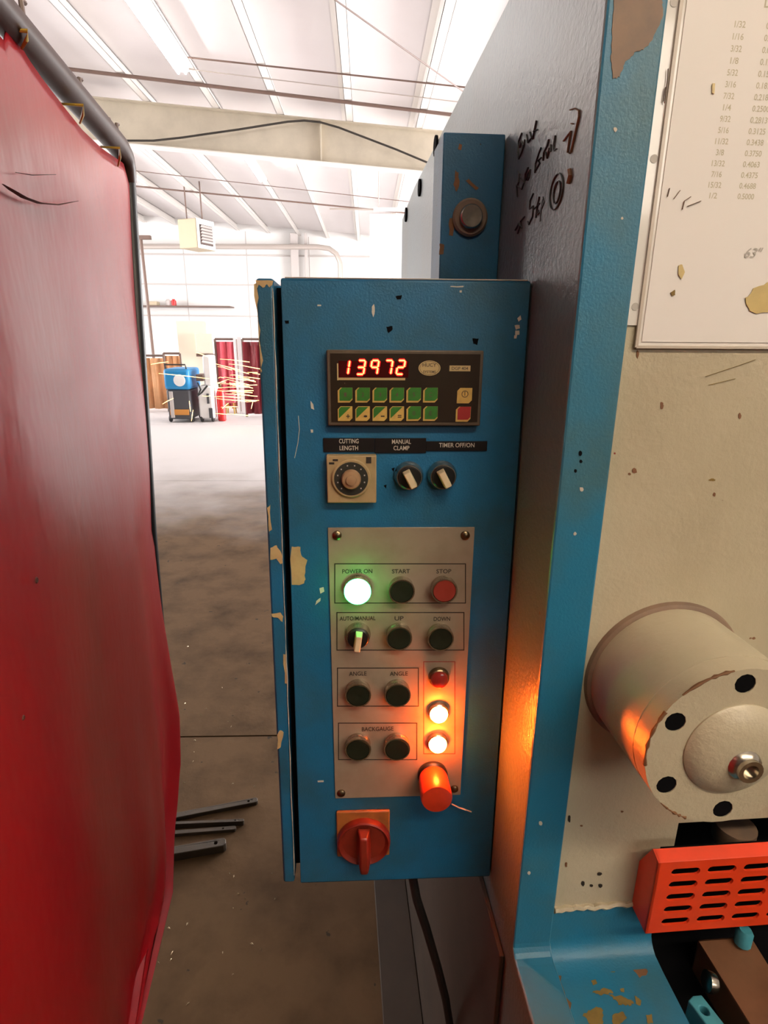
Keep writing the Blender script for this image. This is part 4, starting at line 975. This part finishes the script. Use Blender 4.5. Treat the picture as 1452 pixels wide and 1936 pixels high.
# ---- round fittings
def px_r(x, y, h, r): return (bf(x + r, y, h).x - bf(x, y, h).x)
def pushbutton(x, y, capm, r=21.5, h=.0105, base=24, name='push_button'):
    c = bf(x, y, h + .003); c = Vector((c.x, -.0015, c.z)); rb = px_r(x, y, h, base); rc = px_r(x, y, h, r)
    o = MB().lathe([(rb, 0), (rb, .002), (rb * .93, .004), (rc * 1.16, h * .75), (rc * 1.14, h), (rc * 1.03, h), (rc * 1.02, h - .002)], c, (0, -1, 0), 36).build(name, 'chrome', box)
    MB().lathe([(rc * 1.02, h - .004), (rc * 1.02, h - .001), (rc * .97, h + .0003), (0, h - .0004)], c, (0, -1, 0), 32).build('cap', capm, o)
    return o
def selector(x, y, ang, r=22, base=28, plate=0.0, hl=17, hm='handle_ivory'):
    h = .010
    c = bf(x, y, h); c = Vector((c.x, -plate, c.z)); rb = px_r(x, y, h, base); rc = px_r(x, y, h, r)
    o = MB().lathe([(rb, 0), (rb, .003), (rb * .9, .006), (rc * 1.08, h), (rc, h)], c, (0, -1, 0), 36).build('selector_switch', 'chrome', box)
    MB().lathe([(rc, h - .004), (rc, h + .002), (rc * .9, h + .003), (0, h + .003)], c, (0, -1, 0), 32).build('knob_base', 'black_plastic', o)
    d = Vector((math.cos(ang), 0, math.sin(ang))); e = Vector((-d.z, 0, d.x)); k = rc / 22
    def P(u, v, y_): return c + d * u * k + e * v * k + Vector((0, -y_, 0))
    m = MB(); bt, tp_ = h + .003, h + .014
    L0, L1, w0, w1 = -hl, hl, 7.5, 6.0
    m.add([P(L0, -w0, bt), P(L1, -w0, bt), P(L1, w0, bt), P(L0, w0, bt), P(L0 * .92, -w1, tp_), P(L1 * .92, -w1, tp_), P(L1 * .92, w1, tp_), P(L0 * .92, w1, tp_)], [(0, 3, 2, 1), (4, 5, 6, 7), (0, 1, 5, 4), (1, 2, 6, 5), (2, 3, 7, 6), (3, 0, 4, 7)])
    m.build('handle', hm, o, bevel=.0008)
    return o
selector(774, 903, R(-62)); selector(838, 902, R(-62))
# ---- button plate
PT = .0015
pa, pbm, pc_, pd = bf(620, 997), bf(897, 996), bf(870, 1501), bf(634, 1508)
plate = MB().prism([(pa.x, 0, pa.z), (pbm.x, 0, pbm.z), (pc_.x, 0, pc_.z), (pd.x, 0, pd.z)], (0, -PT, 0)).build('button_plate', 'plate_metal', box, bevel=.0003)
for x, y in ((637, 1013), (880, 1013), (645, 1501), (859, 1493)):
    c = bf(x, y, .003); c.y = -PT
    s = MB().lathe([(.0048, 0), (.0046, .0015), (.003, .0028), (.0, .0031)], c, (0, -1, 0), 16).build('screw', 'screw_metal', plate)
def frame_line(a, b, mname, w=.0005):
    p = [bf(a[0], a[1], PT), bf(b[0], a[1], PT), bf(b[0], b[1], PT), bf(a[0], b[1], PT)]
    hw = w
    outer = [p[0] + Vector((-hw, 0, hw)), p[1] + Vector((hw, 0, hw)), p[2] + Vector((hw, 0, -hw)), p[3] + Vector((-hw, 0, -hw))]
    inner = [p[0] + Vector((hw, 0, -hw)), p[1] + Vector((-hw, 0, -hw)), p[2] + Vector((-hw, 0, hw)), p[3] + Vector((hw, 0, hw))]
    MB().prism(outer, (0, -.0002, 0), [inner]).build('printed_frame', mname, plate, smooth=False)
for a, b in (((633, 1066), (880, 1140)), ((637, 1158), (877, 1229)), ((638, 1263), (791, 1335)), ((640, 1367), (788, 1436))): frame_line(a, b, 'print_black')
frame_line((801, 1251), (860, 1425), 'print_red', .0004)
for body, xa, xb2, yc in (('POWER ON', 647, 704, 1080), ('START', 741, 775, 1080), ('STOP', 825, 853, 1080), ('AUTO/MANUAL', 642, 710, 1169), ('UP', 746, 763, 1169), ('DOWN', 820, 851, 1170), ('ANGLE', 660, 693, 1273.5), ('ANGLE', 737, 771, 1273.5), ('BACKGAUGE', 684, 744, 1378)):
    btext(body, xa, xb2, yc, 'print_black', plate, PT + .0003, hpx=8)
for body, x, y, hp_ in (('+', 677, 1287, 6), ('-', 752, 1287, 1.5), ('+', 677, 1389, 6), ('-', 752, 1388, 1.5)):
    btext(body, x - 3.5, x + 3.5, y, 'print_black', plate, PT + .0003, hpx=hp_)
pushbutton(760, 1120, 'black_cap'); pushbutton(841, 1119, 'stop_red')
pushbutton(755, 1209, 'black_cap'); pushbutton(834, 1210, 'black_cap')
pushbutton(677, 1317, 'black_cap'); pushbutton(752, 1317, 'black_cap')
pushbutton(677, 1420, 'black_cap'); pushbutton(751, 1419, 'black_cap')
# green power lamp
c = bf(676, 1120, .013); c.y = -PT; rb = px_r(676, 1120, .01, 28)
lamp = MB().lathe([(rb, 0), (rb, .002), (rb * .95, .007), (rb * .88, .009)], c, (0, -1, 0), 36).build('power_lamp', 'chrome', box)
MB().lathe([(rb * .90, .004), (rb * .90, .011), (rb * .7, .0155), (rb * .35, .0175), (0, .018)], c, (0, -1, 0), 32).build('lens', 'lens_green', lamp, label='glowing green lens')
# auto/manual selector with long black bit
c0s = bf(676, 1205, .01)
selector(677, 1205, R(-98), r=20, base=24, plate=PT, hl=19)
# pilot lamps
def pilot(x, y, lensm, lit, lab):
    c = bf(x, y, .009); c.y = -PT; rb = px_r(x, y, .009, 20)
    o = MB().lathe([(rb, 0), (rb, .002), (rb * .95, .005), (rb * .85, .006)], c, (0, -1, 0), 30).build('pilot_lamp', 'screw_metal' if not lit else 'chrome', box)
    MB().lathe([(rb * .84, .003), (rb * .84, .007), (rb * .75, .0095), (rb * .45, .0112), (0, .0118)], c, (0, -1, 0), 28).build('lens', lensm, o, label=lab)
pilot(831, 1286, 'lens_red', False, 'unlit red lens'); pilot(830, 1352, 'lens_amber', True, 'glowing amber lens'); pilot(828, 1409, 'lens_amber', True, 'glowing amber lens')
# emergency stop
eh = .040
c = bf(826, 1511, eh); c.y = -PT; re = px_r(826, 1511, eh, 30)
es_ = MB().lathe([(re * .98, 0), (re * 1.0, .004), (re * .9, .006), (re * .9, .010)], c, (0, -1, 0), 36).build('emergency_stop', 'black_plastic', box)
MB().lathe([(re * .92, .007), (re * .96, .010), (re * 1.0, .030), (re * 1.0, eh - .004), (re * .94, eh - .001), (re * .5, eh + .0005), (0, eh + .0006)], c, (0, -1, 0), 40).build('head', 'estop_red', es_, label='orange-red cylindrical stop button head')
MB().tube([bf(854, 1520, .004), bf(868, 1527, .010), bf(880, 1531, .012), bf(891, 1535, .008)], .0008, 5).build('loose_wire', 'wire_white', box)
# main switch
sw = quad((636, 1531), (736, 1612), 0, .004).build('main_switch', 'switch_orange', box, bevel=.0015)
c = bf(688, 1601, .014); c = Vector((c.x, -.004, c.z)); rs_ = px_r(688, 1601, .014, 51)
MB().lathe([(rs_, 0), (rs_, .004), (rs_ * .97, .007), (rs_ * .92, .008), (rs_ * .80, .004), (0, .004)], c, (0, -1, 0), 44).build('ring', 'switch_red', sw)
hx = px_r(688, 1601, .014, 1)
m = MB()
def hq(x, z, y_): return c + Vector((x * hx, -y_, z * hx))
m.add([hq(-13, 36, .004), hq(13, 36, .004), hq(15, -30, .004), (hq(11, -56, .006)), hq(-9, -56, .006), hq(-14, -30, .004),
       hq(-7, 30, .018), hq(7, 30, .018), hq(9, -28, .024), hq(7, -50, .020), hq(-6, -50, .020), hq(-8, -28, .024)],
      [(0, 1, 7, 6), (1, 2, 8, 7), (2, 3, 9, 8), (3, 4, 10, 9), (4, 5, 11, 10), (5, 0, 6, 11), (6, 7, 8, 11), (8, 9, 10, 11), (5, 4, 3, 2), (5, 2, 1, 0)])
m.build('handle', 'switch_red', sw, bevel=.002)
# power cable hanging from the box to the floor flange
cb_ = at_y(775, 1655, .60)
tag(MB().tube([cb_ + Vector((0, 0, .02)), at_y(788, 1700, .60), at_y(806, 1755, .605), at_y(828, 1830, .615), at_y(843, 1890, .62), at_y(851, 1940, .625), at_y(855, 1990, .63), Vector((at_y(855, 1990, .63).x - .01, .66, .2)), Vector((at_y(855, 1990, .63).x - .02, .70, .02))], .0062, 10).build('power_cable', 'rubber'), 'black power cable hanging below the control box', 'cable')
